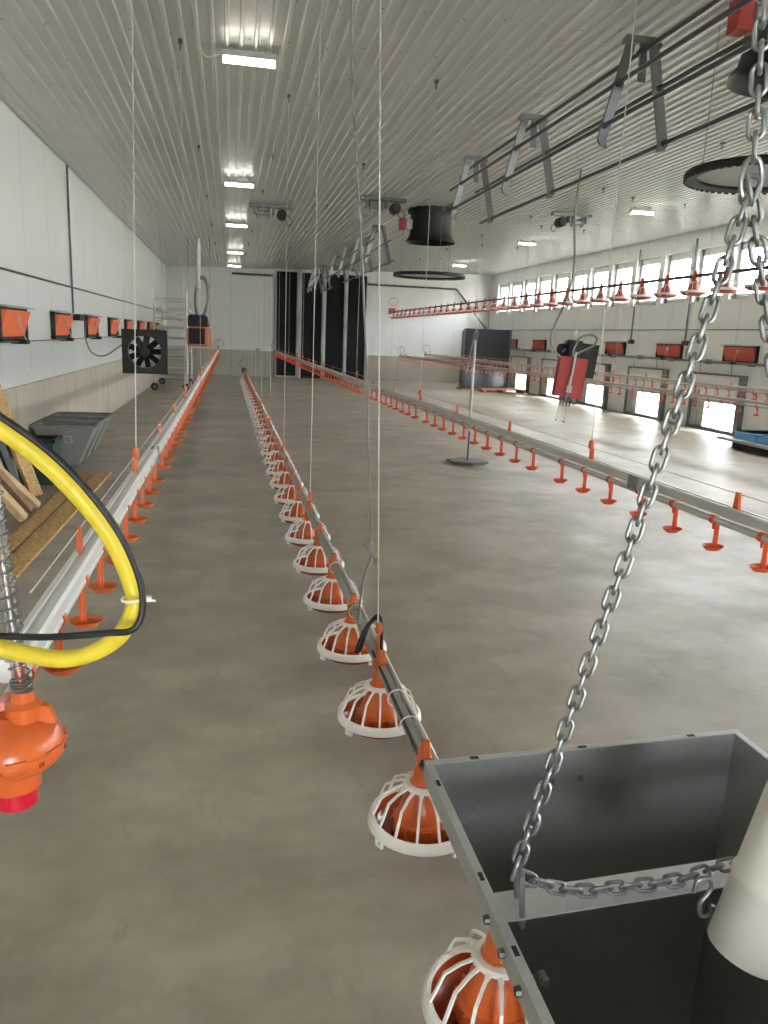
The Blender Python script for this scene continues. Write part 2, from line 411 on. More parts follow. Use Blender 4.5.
# ------------------------------------------------------------------ feeder pans and their pipe
def line_x(y): return .588-.0068*(y-2)
PZ, RIMZ = .335, .135
def make_pan(label, group, cm, bm_, gm):
    t = thing('feeder_pan', (0, 0, 0), label, 'poultry feeder', group)
    g = MB()
    ns = 14
    for k in range(ns):
        a = 2*PI*k/ns
        ca, sa = math.cos(a), math.sin(a)
        pr = [(.050, .121), (.090, .106), (.124, .084), (.143, .036), (.157, .004)]
        g.strip([(r*ca, r*sa, RIMZ+z) for r, z in pr], .0075, .006, (-sa, ca, 0))
        # web that widens the spoke at the collar
        g.add([(.05*math.cos(a+d), .05*math.sin(a+d), RIMZ+.121) for d in (-.22, .22)]+[(.092*ca, .092*sa, RIMZ+.102)], [(0, 1, 2)])
    g.lathe([(.040, .119), (.040, .127), (.056, .125), (.064, .116), (.055, .114), (.040, .119)], 24, (0, 0, RIMZ))
    g.lathe([(.148, .012), (.157, .016), (.165, .010), (.170, -.010), (.168, -.017), (.160, -.017), (.150, -.008), (.148, .012)], 40, (0, 0, RIMZ))
    for a in (3.7, .6, 2.1, 5.3):
        m = Matrix.Translation((.163*math.cos(a), .163*math.sin(a), RIMZ-.022)) @ Matrix.Rotation(a, 4, 'Z')
        g.box((-.004, -.016, -.014), (.006, -.008, .012), 0, m); g.box((-.004, .008, -.014), (.006, .016, .012), 0, m)
        g.box((-.004, -.016, -.016), (.006, .016, -.009), 0, m)
    obj('grill', g, gm, t, True)
    b = MB().lathe([(.152, .004), (.156, -.008), (.148, -.026), (.12, -.050), (.06, -.056), (0, -.056), (0, -.051), (.06, -.05), (.115, -.044), (.142, -.02), (.148, .004), (.152, .004)], 36, (0, 0, RIMZ))
    obj('bowl', b, bm_, t, True)
    c = MB().lathe([(.030, .135), (.034, .115), (.044, .10), (.064, .062), (.072, .034), (.074, .012), (.088, .006), (.092, -.034), (.085, -.047)], 28, (0, 0, RIMZ))
    for k in range(14):
        a = 2*PI*k/14
        m = Matrix.Translation((.090*math.cos(a), .090*math.sin(a), RIMZ-.014)) @ Matrix.Rotation(a, 4, 'Z')
        c.box((-.004, -.004, -.03), (.006, .004, .02), 0, m)
    obj('feed_cone', c, cm, t, True)
    s = MB()
    s.lathe([(.042, .118), (.044, .128), (.036, .134), (.032, .17), (.028, .187)], 20, (0, 0, RIMZ))
    # clamp around the pipe, then the pointed fin above it
    s.lathe([(.029, -.034), (.029, .034)], 16, (0, 0, PZ), mtx=Matrix.Rotation(PI/2, 4, 'X'))
    s.lathe([(.024, -.034), (.029, -.034)], 16, (0, 0, PZ), mtx=Matrix.Rotation(PI/2, 4, 'X'))
    s.lathe([(.024, .034), (.029, .034)], 16, (0, 0, PZ), mtx=Matrix.Rotation(PI/2, 4, 'X'))
    s.prism([(-.034, PZ+.022), (.034, PZ+.022), (.020, PZ+.042), (.009, PZ+.066), (.0, PZ+.069), (-.009, PZ+.064), (-.022, PZ+.04)], 0, -.013, .013)
    s.prism([(-.03, .118+RIMZ), (.03, .118+RIMZ), (.014, PZ-.02), (-.014, PZ-.02)], 1, -.014, .014)
    obj('saddle', s, cm, t, True, bevel=.003)
    return t
pan0 = None
PANG = 'feeder pans along the low centre feed pipe'
NP = 34
for k in range(NP):
    yk = 1.395+.698*k
    lab = 'orange feeder pan with white grill, %s along the low feed pipe from the galvanised hopper' % ordinal(k+1)
    if pan0 is None:
        pan0 = make_pan(lab, PANG, M['orange'], M['bowl'], M['white']); o = pan0
    else: o = dup(pan0, (0, 0, 0), lab, PANG)
    o.location = (line_x(yk), yk, 0); o.rotation_euler.z = random.uniform(-.15, .15)
YE = 25.55
fp = thing('feed_pipe', (line_x(1.21), 1.21, PZ), 'long low galvanised feed pipe carrying the white grilled pans', 'feed pipe')
P0 = Vector((line_x(1.21), 1.21, PZ)); P1 = Vector((line_x(YE), YE, PZ))
obj('tube', MB().tube([P0, P1], .0225, 14), M['pipe'], fp)
obj('guard_rail', MB().tube([P0+Vector((.026, 0, .018)), P1+Vector((.026, 0, .018))], .009, 8), M['alu'], fp)
obj('cable', MB().tube([P0+Vector((-.024, .0, .014)), P0+Vector((-.024, 1.7, .014))], .006, 8), M['rubber'], fp)
for yy in (1.8, 2.3, 2.5, 3.4, 4.1):
    obj('zip_tie', MB().tube(ring((line_x(yy), yy, PZ+.006), .034, 14), .0025, 5, closed=True), M['white'], fp)
mo = MB().cbox((line_x(YE), YE+.1, PZ+.05), (.16, .26, .18)); mo.tube(ring((line_x(YE)-.02, YE, PZ+.27), .12, 20, (1, .2, 0)), .008, 6, closed=True)
obj('end_motor', mo, M['dark_steel'], fp)
bl = MB()
c0 = Vector((line_x(3.0), 3.0, PZ))
bl.tube(spline([c0+Vector((.012, -.16, .03)), c0+Vector((.02, -.10, .05)), c0+Vector((.032, -.03, .10)), c0+Vector((.02, .0, .135)), c0+Vector((-.03, .01, .07)), c0+Vector((-.06, -.01, .01)), c0+Vector((-.07, -.03, -.012)), c0+Vector((-.05, -.01, -.008)), c0+Vector((-.01, .03, .08)), c0+Vector((.026, -.01, .135))], 6), .0075, 8)
tag(obj('cable_loop', bl, M['rubber']), 'black cable coiled over the low feed pipe under white cord', 'cable')
# raised feed line near the windows
UX0, UX1, UZ = 5.6, 5.6, 2.5
USC = .93
up0 = None
UPG = 'raised feeder pans hanging below the high feed pipe'
ks = int((27.3-5.4)/.63)
for k in range(ks+1):
    yk = 27.3-.63*k
    lab = 'raised red feeder pan below the high pipe by the windows, %s from its far end' % ordinal(k+1)
    if up0 is None:
        up0 = make_pan(lab, UPG, M['redpan'], M['redpan'], M['white']); o = up0
        for ch in up0.children: ch.name = ch.name.split('.')[0]
    else: o = dup(up0, (0, 0, 0), lab, UPG)
    o.scale = (USC,)*3; o.location = (UX0, yk, UZ-PZ*USC)
uf = thing('feed_pipe', (UX0, 5.0, UZ), 'high raised feed pipe with red pans in front of the windows', 'feed pipe')
obj('tube', MB().tube([(UX0, 4.6, UZ), (UX1, 27.6, UZ)], .021, 12), M['dark_steel'], uf)
obj('end_motor', MB().cbox((UX0, 27.7, UZ+.02), (.2, .3, .2)).tube(ring((UX0+.02, 27.6, UZ+.34), .14, 20), .009, 6, closed=True), M['redpan'], uf)
# ------------------------------------------------------------------ drinker lines
def cup_mesh(side):
    c = MB()
    c.lathe([(.0145, -.011), (.019, -.011), (.019, .011), (.0145, .011)], 12, (0, 0, -.045), mtx=Matrix.Rotation(PI/2, 4, 'X'))
    c.cbox((0, -.014, -.052), (.016, .03, .014)); c.tube([(0, 0, -.06), (0, 0, -.085)], [.006, .004], 8)
    c.cbox((side*.002, -.028, -.105), (.008, .016, .115)); c.cbox((side*.006, -.028, -.105), (.016, .004, .115))
    ux = []
    n = 18; rim, bot = [], []
    for i in range(n):
        a = 2*PI*i/n
        rx = .058 if math.cos(a) > 0 else .030
        rim.append((side*rx*math.cos(a), -.028+.037*math.sin(a), -.144)); bot.append((side*(.006+rx*.55*math.cos(a)), -.028+.019*math.sin(a), -.163))
    inn = [(p[0]*.93, -.028+(p[1]+.028)*.93, -.148) for p in rim]
    inb = [(p[0]*.9, -.028+(p[1]+.028)*.9, -.159) for p in bot]
    V = rim+bot+inn+inb; F = []
    for i in range(n):
        j = (i+1) % n
        F += [(i, n+i, n+j, j), (i, j, 2*n+j, 2*n+i), (2*n+i, 2*n+j, 3*n+j, 3*n+i)]
    F += [tuple(n+i for i in range(n)), tuple(3*n+i for i in range(n-1, -1, -1))]
    c.add(V, F); return c
def drinker_line(x, y0, y1, z, side, label, metal, first_cup, first_tab, cmat, k_=0):
    t = thing('drinker_line', (x, y0, z), label, 'drinker line', 'nipple drinker lines')
    r = MB().prism([(-.026, -.012), (-.026, .016), (-.020, .024), (-.008, .024), (-.006, .019), (.006, .019), (.008, .024), (.020, .024), (.026, .016), (.026, -.012), (.012, -.020), (-.012, -.020)], 1, y0, y1, c=(x, 0, z))
    obj('rail', r, metal, t, bevel=0)
    obj('water_pipe', MB().tube([(x, y0-.02, z-.045), (x, y1, z-.045)], .0145, 12), M['alu_lit'] if metal == M['alu_lit'] else M['alu'], t)
    ws = side*-.008
    obj('perch_wire', MB().tube([(x+ws, y0+.2, z+.08), (x+ws, y1-.1, z+.08)], .0018, 5), M['cord'], t)
    yt = first_tab; first = None
    while yt < y1:
        if first is None:
            m = MB().prism([(-.016, .02), (.016, .02), (.009, .086), (-.009, .086)], 0, -.006, .006, c=(x+ws, yt, z))
            first = obj('wire_post', m, cmat, t)
        else:
            c = first.copy(); COL.objects.link(c); c.parent = t; c.location = (0, yt-first_tab, 0)
        yt += 1.2
    first = None; yc = first_cup; k = 0
    while yc < y1-.1:
        if first is None:
            m = cup_mesh(side); m.v = [v+Vector((x, yc, z)) for v in m.v]
            first = obj('drip_cup', m, cmat, t)
        else:
            c = first.copy(); COL.objects.link(c); c.parent = t; c.location = (0, yc-first_cup, 0)
        k += 1; yc += .285 if k % 10 else .42
    e = MB().cbox((x, y1+.02, z-.01), (.06, .05, .08)); e.tube(ring((x+.02, y1, z+.2), .13, 20, (1, .15, 0)), .007, 6, closed=True); e.tube([(x, y1, z), (x, y1, z+.34)], .006, 6)
    obj('end_vent', e, M['dark_steel'], t)
    for ys in [first_tab+1.9+6*i for i in range(int((y1-first_tab-2)/6))]:
        obj('rail_joint', MB().cbox((x, ys, z-.01), (.058, .09, .062)), M['steel'], t)
    t.rotation_euler.z = k_
    return t
XD, XD2, XA, XB = -.38, 1.905, 6.6, 7.85
KD2, KA, KB = .0165, .030, .045
drinker_line(XD, 1.36, 26.2, 1.0, 1, 'pale drinker line with orange cups beside the concrete wall', M['alu_lit'], 1.46, 2.07, M['orange'])
drinker_line(XD2, 1.1, 27.2, 1.0, -1, 'grey drinker line with orange cups right of the centre feeder pans', M['alu'], 1.54, 1.37, M['redorange'], KD2)
drinker_line(XA, 6.0, 27.6, 1.0, -1, 'grey drinker line with red cups behind the hanging red unit', M['alu'], 6.2, 6.4, M['redorange'], KA)
drinker_line(XB, 7.0, 27.8, 1.08, -1, 'grey drinker line with red cups closest to the window wall', M['alu'], 7.2, 7.4, M['redorange'], KB)
# ------------------------------------------------------------------ cords
def cord(x, y, z, label, group, r=.0028, dx=0, m='cord', hook=True, adj=True):
    top = Vector((x+dx, y, ceil(x+dx)))
    t = thing('suspension_cord', (x, y, z), label, 'cord', group)
    obj('line', MB().tube([(x, y, z), top], r, 6), M[m], t)
    if hook:
        h = MB().tube(ring(top-Vector((0, 0, .05)), .022, 10, (0, 1, 0)), .005, 5, closed=True); h.cbox(top-Vector((0, 0, .012)), (.03, .06, .024))
        obj('pulley', h, M['dark_steel'], t)
    if not adj: return t
    k = MB().lathe([(.0, .0), (.013, .008), (.016, .03), (.011, .05), (0, .056)], 10, (x, y, z+.05)); k.tube([(x, y, z-.02), (x, y, z+.06)], .006, 6)
    obj('adjuster', k, M['orange'], t)
    return t
for i in range(7):
    cord(XD, 3.27+3.6*i, 1.02, 'white cord holding the pale drinker line by the concrete wall, %s from near' % ordinal(i+1), 'cords of the pale drinker line', .0024, .05 if i == 0 else 0)
for i in range(7):
    cord(XD2-KD2*(2.67+3.6*i), 3.77+3.6*i, 1.02, 'white cord holding the drinker line behind the chain, %s from near' % ordinal(i+1), 'cords of the middle drinker line')
for i in range(9):
    yy = 2.87+2.62*i
    cord(line_x(yy), yy, PZ+.05, 'white cord holding the low feed pipe, %s from the hopper' % ordinal(i+1), 'cords of the low feed pipe', .0028, -.13 if i == 0 else 0)
for i in range(6):
    cord(XA-KA*(2.8+3.6*i), 8.8+3.6*i, 1.02, 'thin cord of the drinker line behind the red unit, %s from near' % ordinal(i+1), 'cords of the drinker line behind the red unit', .0022)
for i in range(6):
    cord(XB-KB*(2.2+3.6*i), 9.2+3.6*i, 1.10, 'thin cord of the drinker line beside the window wall, %s from near' % ordinal(i+1), 'cords of the window drinker line', .0022)
for i in range(8):
    cord(UX0, 5.8+3.0*i, UZ+.03, 'thin cord holding the raised feed pipe, %s from near' % ordinal(i+1), 'cords of the raised feed pipe', .0025, adj=False)
# sensor cable beside the first feed cord
q = [at(350, -40, y=2.9), at(352, 60, y=2.95), at(355, 130, y=2.95), at(361, 240, y=3.0), at(366, 350, y=3.0), at(369, 470, y=3.0), at(372, 545, y=3.05), at(363, 580, y=3.05), at(358, 620, y=3.08)]
q = [Vector((.28, 2.9, ceil(.28)))]+q
tag(obj('sensor_cable', MB().tube(spline(q, 5), .0045, 7), M['cable']), 'grey slack cable beside the nearest white feed cord', 'cable')
hk = MB()
a_, b_ = at(368, 545, y=2.95), at(377, 562, y=2.9)
hk.tube(ring(a_, .014, 12, (1, 0, 0)), .003, 5, closed=True); hk.tube(spline([a_, a_.lerp(b_, .4)+Vector((0, 0, -.012)), b_], 4), .004, 6); hk.tube(ring(b_, .012, 12, (1, 0, 0)), .003, 5, closed=True)
tag(obj('wire_hook', hk, M['chain']), 'twisted wire hook joining grey cable and white cord above the pans', 'hook')
# ------------------------------------------------------------------ ceiling lamps
def lamp(label, loc):
    x, y = loc; z = ceil(x)
    t = thing('ceiling_lamp', (x, y, z), label, 'lamp', 'strip lamps under the ceiling')
    h = MB().cbox((x, y, z-.045), (.44, .09, .05)); h.cbox((x-.15, y, z-.01), (.05, .05, .04)); h.cbox((x+.15, y, z-.01), (.05, .05, .04))
    for s in (-1, 1): h.cbox((x+s*.215, y, z-.07), (.02, .10, .06))
    ho = obj('housing', h, M['greyplastic'], t, bevel=.006)
    d = MB().prism([(-.045, 0), (-.04, -.022), (-.022, -.036), (.022, -.036), (.04, -.022), (.045, 0)], 0, -.205, .205, c=(x, y, z-.07))
    obj('diffuser', d, M['lamp'], ho)
    c = MB().tube(spline([(x-.22, y, z-.05), (x-.33, y-.02, z-.09), (x-.40, y-.03, z-.03), (x-.41, y-.03, z+.0)], 5), .006, 6)
    obj('flex', c, M['white'], ho)
    return t
for i, yy in enumerate((6.98, 12.5, 17.15, 22.95, 27.5)):
    lamp('lit white strip lamp on the ceiling above the left aisle, %s from near' % ordinal(i+1), (.15 if i == 0 else .13, yy))
for i, (xx, yy) in enumerate(((7.1, 13.35), (6.95, 18.5), (7.15, 24.9))):
    lamp('lit white strip lamp on the ceiling near the window wall, %s from near' % ordinal(i+1), (xx, yy))
# ------------------------------------------------------------------ ventilation shafts and baffle discs
def shaft(x, y, label, zb=3.33):
    z1 = ceil(x)
    t = thing('vent_shaft', (x, y, zb), label, 'ventilation shaft', 'black round ventilation shafts')
    s = MB().lathe([(.46, 0), (.45, .03), (.405, .08), (.385, .16), (.38, .3), (.38, z1-zb)], 36, (x, y, zb))
    s.lathe([(.36, z1-zb), (.36, .3), (.37, .15), (.395, .075), (.445, .02), (.46, 0)], 36, (x, y, zb))
    obj('body', s, M['black'], t)
    w = MB().lathe([(.40, z1-zb-.08), (.42, z1-zb-.08), (.42, z1-zb), (.40, z1-zb)], 24, (x, y, zb))
    for k in range(24):
        a = 2*PI*k/24
        w.cbox((x+.41*math.cos(a), y+.41*math.sin(a), z1-.05), (.05, .05, .06), 0, Matrix.Rotation(a, 3, 'Z'))
    obj('collar', w, M['black'], t)
    a = MB().cbox((x-.44, y-.1, zb+.28), (.1, .14, .16)); bo = obj('bracket', a, M['greyplastic'], t)
    a = MB().cbox((x-.56, y-.1, zb+.28), (.11, .13, .2)); obj('actuator', a, M['red'], bo, bevel=.01)
    a = MB().lathe([(.0, -.03), (.06, -.03), (.07, .06), (0, .06)], 16, (x, y, zb+.25))
    for k in range(6):
        an = 2*PI*k/6
        m = Matrix.Translation((x, y, zb+.27)) @ Matrix.Rotation(an, 4, 'Z') @ Matrix.Rotation(.5, 4, 'X')
        a.box((.05, -.06, -.004), (.33, .06, .004), 0, m)
    obj('rotor', a, M['dark_steel'], t)
    return t
def disc(x, y, z, label, R=.6):
    t = thing('baffle_disc', (x, y, z), label, 'ventilation disc', 'round baffle discs under the shafts')
    s = MB().lathe([(0, .008), (R-.09, .008), (R-.09, 0), (0, 0)], 40, (x, y, z+.02)); obj('plate', s, M['greyplastic'], t)
    r = MB().lathe([(R-.1, .035), (R-.06, .045), (R-.01, .04), (R, .015), (R-.012, -.012), (R-.03, -.016), (R-.1, .0), (R-.1, .035)], 48, (x, y, z))
    for k in range(60):
        a = 2*PI*k/60
        r.cbox((x+(R-.012)*math.cos(a), y+(R-.012)*math.sin(a), z-.012), (.016, .03, .022), 0, Matrix.Rotation(a, 3, 'Z'))
    obj('rim', r, M['black'], t)
    for k in range(3):
        a = 2*PI*k/3+.6
        p = Vector((x+(R-.13)*math.cos(a), y+(R-.13)*math.sin(a), z+.03))
        obj('hanger_wire', MB().tube([p, p+Vector((0, 0, ceil(p.x)-p.z))], .003, 5).tube(ring(p+Vector((0, 0, .06)), .02, 10), .004, 5, closed=True), M['steel'], t)
    return t
shaft(3.6, 14.55, 'black round ventilation shaft left of the hanging racks')
shaft(3.78, 5.14, 'black flared ventilation shaft above the chain at the top', 3.43)
disc(3.6, 14.5, 2.74, 'round dark rimmed baffle disc hanging below the far ventilation shaft', .67)
disc(3.9, 5.52, 2.88, 'large round dark rimmed baffle disc behind the hanging chain', .58)
# ------------------------------------------------------------------ folded A-frame perch racks winched up to the ceiling
def rack(x, ys, y0, y1, label):
    zt = ceil(x)-.075
    t = thing('perch_rack', (x, y0, zt-.75), label, 'perch rack', 'perch racks winched up under the ceiling')
    for yy in ys:
        b = MB()
        b.prism([(-.15, 0), (-.13, .03), (.10, .03), (.15, -.01), (.14, -.04), (.02, -.012), (-.02, -.012), (-.15, -.035)], 1, yy-.018, yy+.018, c=(x, 0, zt-.03))
        for s in (-1, 1):
            p, q_ = Vector((x+s*.09, yy, zt-.05)), Vector((x+s*.25, yy, zt-.72))
            b.strip([p, q_, q_+Vector((-.02*s, 0, -.04))], .075, .02, (.97, -.25*s, .23*s))
        b.strip([(x+.01, yy, zt-.04), (x+.02, yy, zt-.3)], .06, .015, (1, 0, 0))
        obj('bracket', b, M['steel'], t)
    for (dx, dz) in ((0, -.10), (-.17, -.33), (.17, -.33), (-.24, -.62), (.255, -.70)):
        b = MB().tube([(x+dx, y0, zt+dz), (x+dx, y1, zt+dz)], .017, 10)
        for yy in ys: b.tube([(x+dx, yy-.03, zt+dz), (x+dx, yy+.03, zt+dz)], .026, 10)
        obj('perch_tube', b, M['dark_steel'], t)
    for yy in ys:
        b = MB().tube([(x-.02, yy+.25, ceil(x)), (x-.01, yy+.2, zt-.12)], .003, 5); obj('lift_cord', b, M['cord'], t)
        b = MB().cbox((x-.015, yy+.21, zt-.04), (.012, .012, .09)); obj('warning_tag', b, M['red'], t)
    return t
XP = 2.95
rack(XP, (3.75, 5.81, 7.94, 9.83), 2.2, 10.3, 'long steel perch rack of five tubes winched up beside the shaft')
rack(XP, (16.3, 18.4, 20.5, 22.6), 15.9, 23.2, 'steel perch rack under the ceiling in front of the black panels')
rack(XP, (26.2, 27.6, 28.6), 25.8, 29.0, 'farthest steel perch rack close to the end wall')
# ------------------------------------------------------------------ ceiling winches
def winch(x, y, label, mirror=1):
    z = ceil(x)
    t = thing('ceiling_winch', (x, y, z-.3), label, 'winch', 'electric winches on the ceiling')
    b = MB().cbox((x, y, z-.035), (.75, .16, .05)); b.cbox((x+.28*mirror, y, z-.1), (.04, .18, .14)); b.cbox((x-.05*mirror, y, z-.1), (.04, .18, .14)); obj('bracket', b, M['steel'], t)
    m = MB().lathe([(0, -.13), (.075, -.13), (.085, -.1), (.085, .1), (.06, .13), (0, .13)], 18, (x-.2*mirror, y, z-.17), mtx=Matrix.Rotation(PI/2, 4, 'X'))
    for k in range(8): m.cbox((x-.2*mirror+.085*math.cos(k*PI/4), y, z-.17+.085*math.sin(k*PI/4)), (.016, .2, .016), 0, Matrix.Rotation(-k*PI/4, 3, 'Y'))
    mo_ = obj('motor', m, M['black'], t)
    d = MB().lathe([(.03, -.11), (.09, -.11), (.09, -.09), (.05, -.09), (.05, .09), (.09, .09), (.09, .11), (.03, .11)], 18, (x+.12*mirror, y, z-.15), mtx=Matrix.Rotation(PI/2, 4, 'Y'))
    obj('drum', d, M['galv'], t)
    c = MB().tube(spline([(x-.3*mirror, y, z-.17), (x-.38*mirror, y, z-.26), (x-.33*mirror, y, z-.34), (x-.25*mirror, y, z-.25)], 5), .007, 6); obj('lead', c, M['rubber'], mo_)
    return t
winch(.70, 14.75, 'small black motor winch on the ceiling right of the near lamps', -1)
winch(2.5, 13.5, 'black motor winch on the ceiling left of the far ventilation shaft', -1)
winch(6.2, 14.3, 'black motor winch with drums on the ceiling near the windows', 1)
# ------------------------------------------------------------------ wall inlets
def inlet(x, y, side, label, cm):
    """side = +1 opens towards +x"""
    t = thing('air_inlet', (x, y, 1.40), label, 'air inlet', 'wall air inlets')
    f = MB(); w, h, d = .52, .17, .055; zc = 1.575
    for lo, hi in (((0, -w, -h), (d, -w+.035, h)), ((0, w-.035, -h), (d, w, h)), ((0, -w, h-.03), (d, w, h)), ((0, -w, -h), (d, w, -h+.03))):
        a = (x+side*lo[0], y+lo[1], zc+lo[2]); b = (x+side*hi[0], y+hi[1], zc+hi[2])
        f.box([min(p, q_) for p, q_ in zip(a, b)], [max(p, q_) for p, q_ in zip(a, b)])
    f.box((min(x, x+side*.008), y-w, zc-h), (max(x, x+side*.008), y+w, zc+h))
    obj('frame', f, M['black'], t)
    p = MB().prism([(side*.092, .135), (side*.10, .137), (side*.025, -.125), (side*.015, -.12)], 1, y-w+.05, y+w-.05, c=(x, 0, zc))
    for s in (-1, 1):
        p.prism([(side*.016, -.12), (side*.092, .134), (side*.016, .134)], 1, y+s*(w-.055)-.006, y+s*(w-.055)+.006, c=(x, 0, zc))
    fo = obj('flap', p, cm, t)
    hd = MB().prism([(0, h+.02), (side*.13, h+.0), (side*.13, h-.012), (0, h+.005)], 1, y-w-.02, y+w+.02, c=(x, 0, zc)); obj('hood', hd, M['greyplastic'], t)
    r = MB().tube([(x+side*.085, y, zc+.06), (x+side*.15, y+.02, zc-h+.0)], .007, 6); r.cbox((x+side*.085, y, zc+.06), (.03, .05, .05)); obj('pull_rod', r, M['greyplastic'], fo)
    k = MB().cbox((x+side*.09, y+.02, zc-h-.005), (.15, .14, .045)); obj('lever', k, M['black'], t)
    return t
for i, yy in enumerate((8.79, 11.2, 13.55, 15.95, 18.3, 20.7, 23.1, 25.5)):
    inlet(XL, yy, 1, 'orange flap air inlet in the white panel wall, %s from near' % ordinal(i+1), M['inlet'])
for i, yy in enumerate((13.85, 16.42, 19.0, 21.57, 24.15, 26.72)):
    inlet(XR, yy, -1, 'red flap air inlet in the window wall, %s from near' % ordinal(i+1), M['redpan'])
# conduits and pull rods on the walls
def run(name, pts, r, m, label, cat, clips=0):
    mb = MB().tube(pts, r, 8)
    return tag(obj(name, mb, M[m]), label, cat)
run('cable_conduit', [(XL+.02, 2, 2.1), (XL+.02, YB, 2.13)], .012, 'dark_steel', 'dark cable run along the white panel wall above the inlets', 'conduit')
run('pull_cable', [(XL+.09, 5, 1.40), (XL+.09, 27, 1.41)], .006, 'steel', 'thin pull rod linking the orange inlets below their flaps', 'pull rod')
cj = thing('cable_drop', (XL+.03, 12.1, 1.68), 'grey vertical conduit with black socket box on white panel wall', 'conduit')
obj('conduit', MB().tube([(XL+.02, 12.1, ceil(XL)), (XL+.02, 12.1, 1.75)], .014, 8), M['dark_steel'], cj)
obj('socket_box', MB().cbox((XL+.06, 12.3, 1.70), (.10, .42, .09)), M['black'], cj, bevel=.01)
run('cable_conduit', [(XR-.02, 3, 2.04), (XR-.02, YB, 2.06)], .010, 'cable', 'pale cable run along the window wall above the red inlets', 'conduit')
for yy, nm in ((15.85, 'second'), (18.25, 'third'),):
    dd = thing('cable_drop', (XR-.03, yy, 1.75), 'grey vertical conduit beside the %s red inlet on window wall' % nm, 'conduit')
    obj('conduit', MB().tube([(XR-.02, yy, 3.95), (XR-.02, yy, 1.8)], .018, 8), M['steel'], dd)
    obj('socket_box', MB().cbox((XR-.06, yy-.1, 1.76), (.1, .16, .1)), M['dark_steel'], dd, bevel=.01)
winder = thing('winding_tube', (XR-.12, 3, 1.4), 'long grey winding tube along the window wall above the popholes', 'winding tube')
wt = MB().tube([(XR-.12, 3, 1.4), (XR-.12, 27.5, 1.4)], .027, 10); obj('tube', wt, M['steel'], winder)
for i, yy in enumerate([5.0+1.4*j for j in range(16)]):
    obj('bracket', MB().cbox((XR-.07, yy, 1.4), (.14, .03, .09)), M['steel'], winder)
# pophole frames
for i, (a, b) in enumerate(pops[:7]):
    t = thing('pophole_frame', (XR-.05, (a+b)/2, 0), 'grey steel pophole frame low in the window wall, %s from far end' % ordinal(i+1), 'pophole frame', 'pophole frames along the window wall')
    obj('guide_rail', MB().box((XR-.10, a-.16, .0), (XR-.002, a-.02, 1.17)), M['steel'], t)
    obj('guide_rail', MB().box((XR-.07, b+.02, .0), (XR-.002, b+.08, 1.17)), M['steel'], t)
    obj('top_bar', MB().box((XR-.08, a-.1, 1.14), (XR-.03, b+.06, 1.175)), M['steel'], t)
    obj('sill_bar', MB().box((XR-.08, a-.1, .0), (XR-.002, b+.06, .07)), M['steel'], t)
    obj('added_jamb_panel', MB().box((XR-.02, b-.44, .07), (XR-.004, b-.23, .58)).box((XR-.028, b-.21, .07), (XR-.004, b+.02, .58)), M['greyplastic'], t)  # added grey panel replacing the far jamb, which would wash out white
    d = MB().box((XR-.05, a-.02, .60), (XR-.025, b+.02, 1.12)); d.box((XR-.06, a-.02, .60), (XR-.02, b+.02, .64)); obj('shutter', d, M['panel_right'], t)
    for yy in (a+.25, b-.25):
        obj('lift_cord', MB().tube([(XR-.09, yy, 1.15), (XR-.115, yy, 1.4)], .007, 5), M['steel'], t)
# ------------------------------------------------------------------ galvanised hopper at the front
HX0, HX1, HY0, HY1, HZ = .345, 1.012, .36, 1.235, .85
FLW, LIP = .014, .034
hp = thing('feed_hopper', ((HX0+HX1)/2, (HY0+HY1)/2, .1), 'open galvanised sheet metal hopper at the near end of the feed pipe', 'feed hopper')
ix0, ix1, iy0, iy1 = HX0+FLW, HX1-FLW, HY0+FLW, HY1-FLW
cx = line_x(.9)
h = MB()
def shell(off):
    return [[(ix0-off, iy0-off, HZ), (ix1+off, iy0-off, HZ), (ix1+off, iy1+off, HZ), (ix0-off, iy1+off, HZ)],
            [(ix0+.292-off, iy0-off, .14), (ix1+off, iy0-off, .14), (ix1+off, iy1+off, .14), (ix0+.292-off, iy1+off, .14)],
            [(.68-off, .42-off, .11-off), (.95+off, .42-off, .11-off), (.95+off, 1.15+off, .11-off), (.68-off, 1.15+off, .11-off)]]
for off, flip in ((0, 1), (.002, 0)):
    S = shell(off); V = [v for R in S for v in R]; F = []
    for r_ in range(2):
        for j in range(4):
            q_ = (r_*4+j, r_*4+(j+1) % 4, (r_+1)*4+(j+1) % 4, (r_+1)*4+j)
            F.append(q_ if flip else q_[::-1])
    F.append((8, 9, 10, 11))
    h.add(V, F)
SKEW = .063
def skew(mb):
    mb.v = [Vector((v.x, v.y+SKEW*(v.x-HX0)*(1 if v.y > .6 else 0), v.z)) for v in mb.v]; return mb
obj('trough', skew(h), M['galv'], hp, angle=20)
fl_ = MB()
for lo, hi in (((HX0, HY0, HZ), (ix0, HY1, HZ+.002)), ((ix1, HY0, HZ), (HX1, HY1, HZ+.002)), ((ix0, HY0, HZ), (ix1, iy0, HZ+.002)), ((ix0, iy1, HZ), (ix1, HY1, HZ+.002)),
               ((HX0, HY0, HZ-LIP), (HX0+.002, HY1, HZ)), ((HX1-.002, HY0, HZ-LIP), (HX1, HY1, HZ)), ((HX0, HY0, HZ-LIP), (HX1, HY0+.002, HZ)), ((HX0, HY1-.002, HZ-LIP), (HX1, HY1, HZ))):
    fl_.box(lo, hi)
obj('flange', skew(fl_), M['galv_bright'], hp)
for (bx, by) in ((HX0+.007, .6), (HX0+.007, .78), (HX0+.007, .92), (HX0+.007, 1.16), (.44, HY1-.001), (.66, HY1+.012), (.9, HY1+.028), (HX1-.007, 1.0), (HX1-.007, 1.16)):
    obj('slot', MB().cbox((bx, by, HZ+.0025), (.006, .016, .002) if bx < .36 or bx > 1 else (.016, .006, .002)), M['black'], hp)
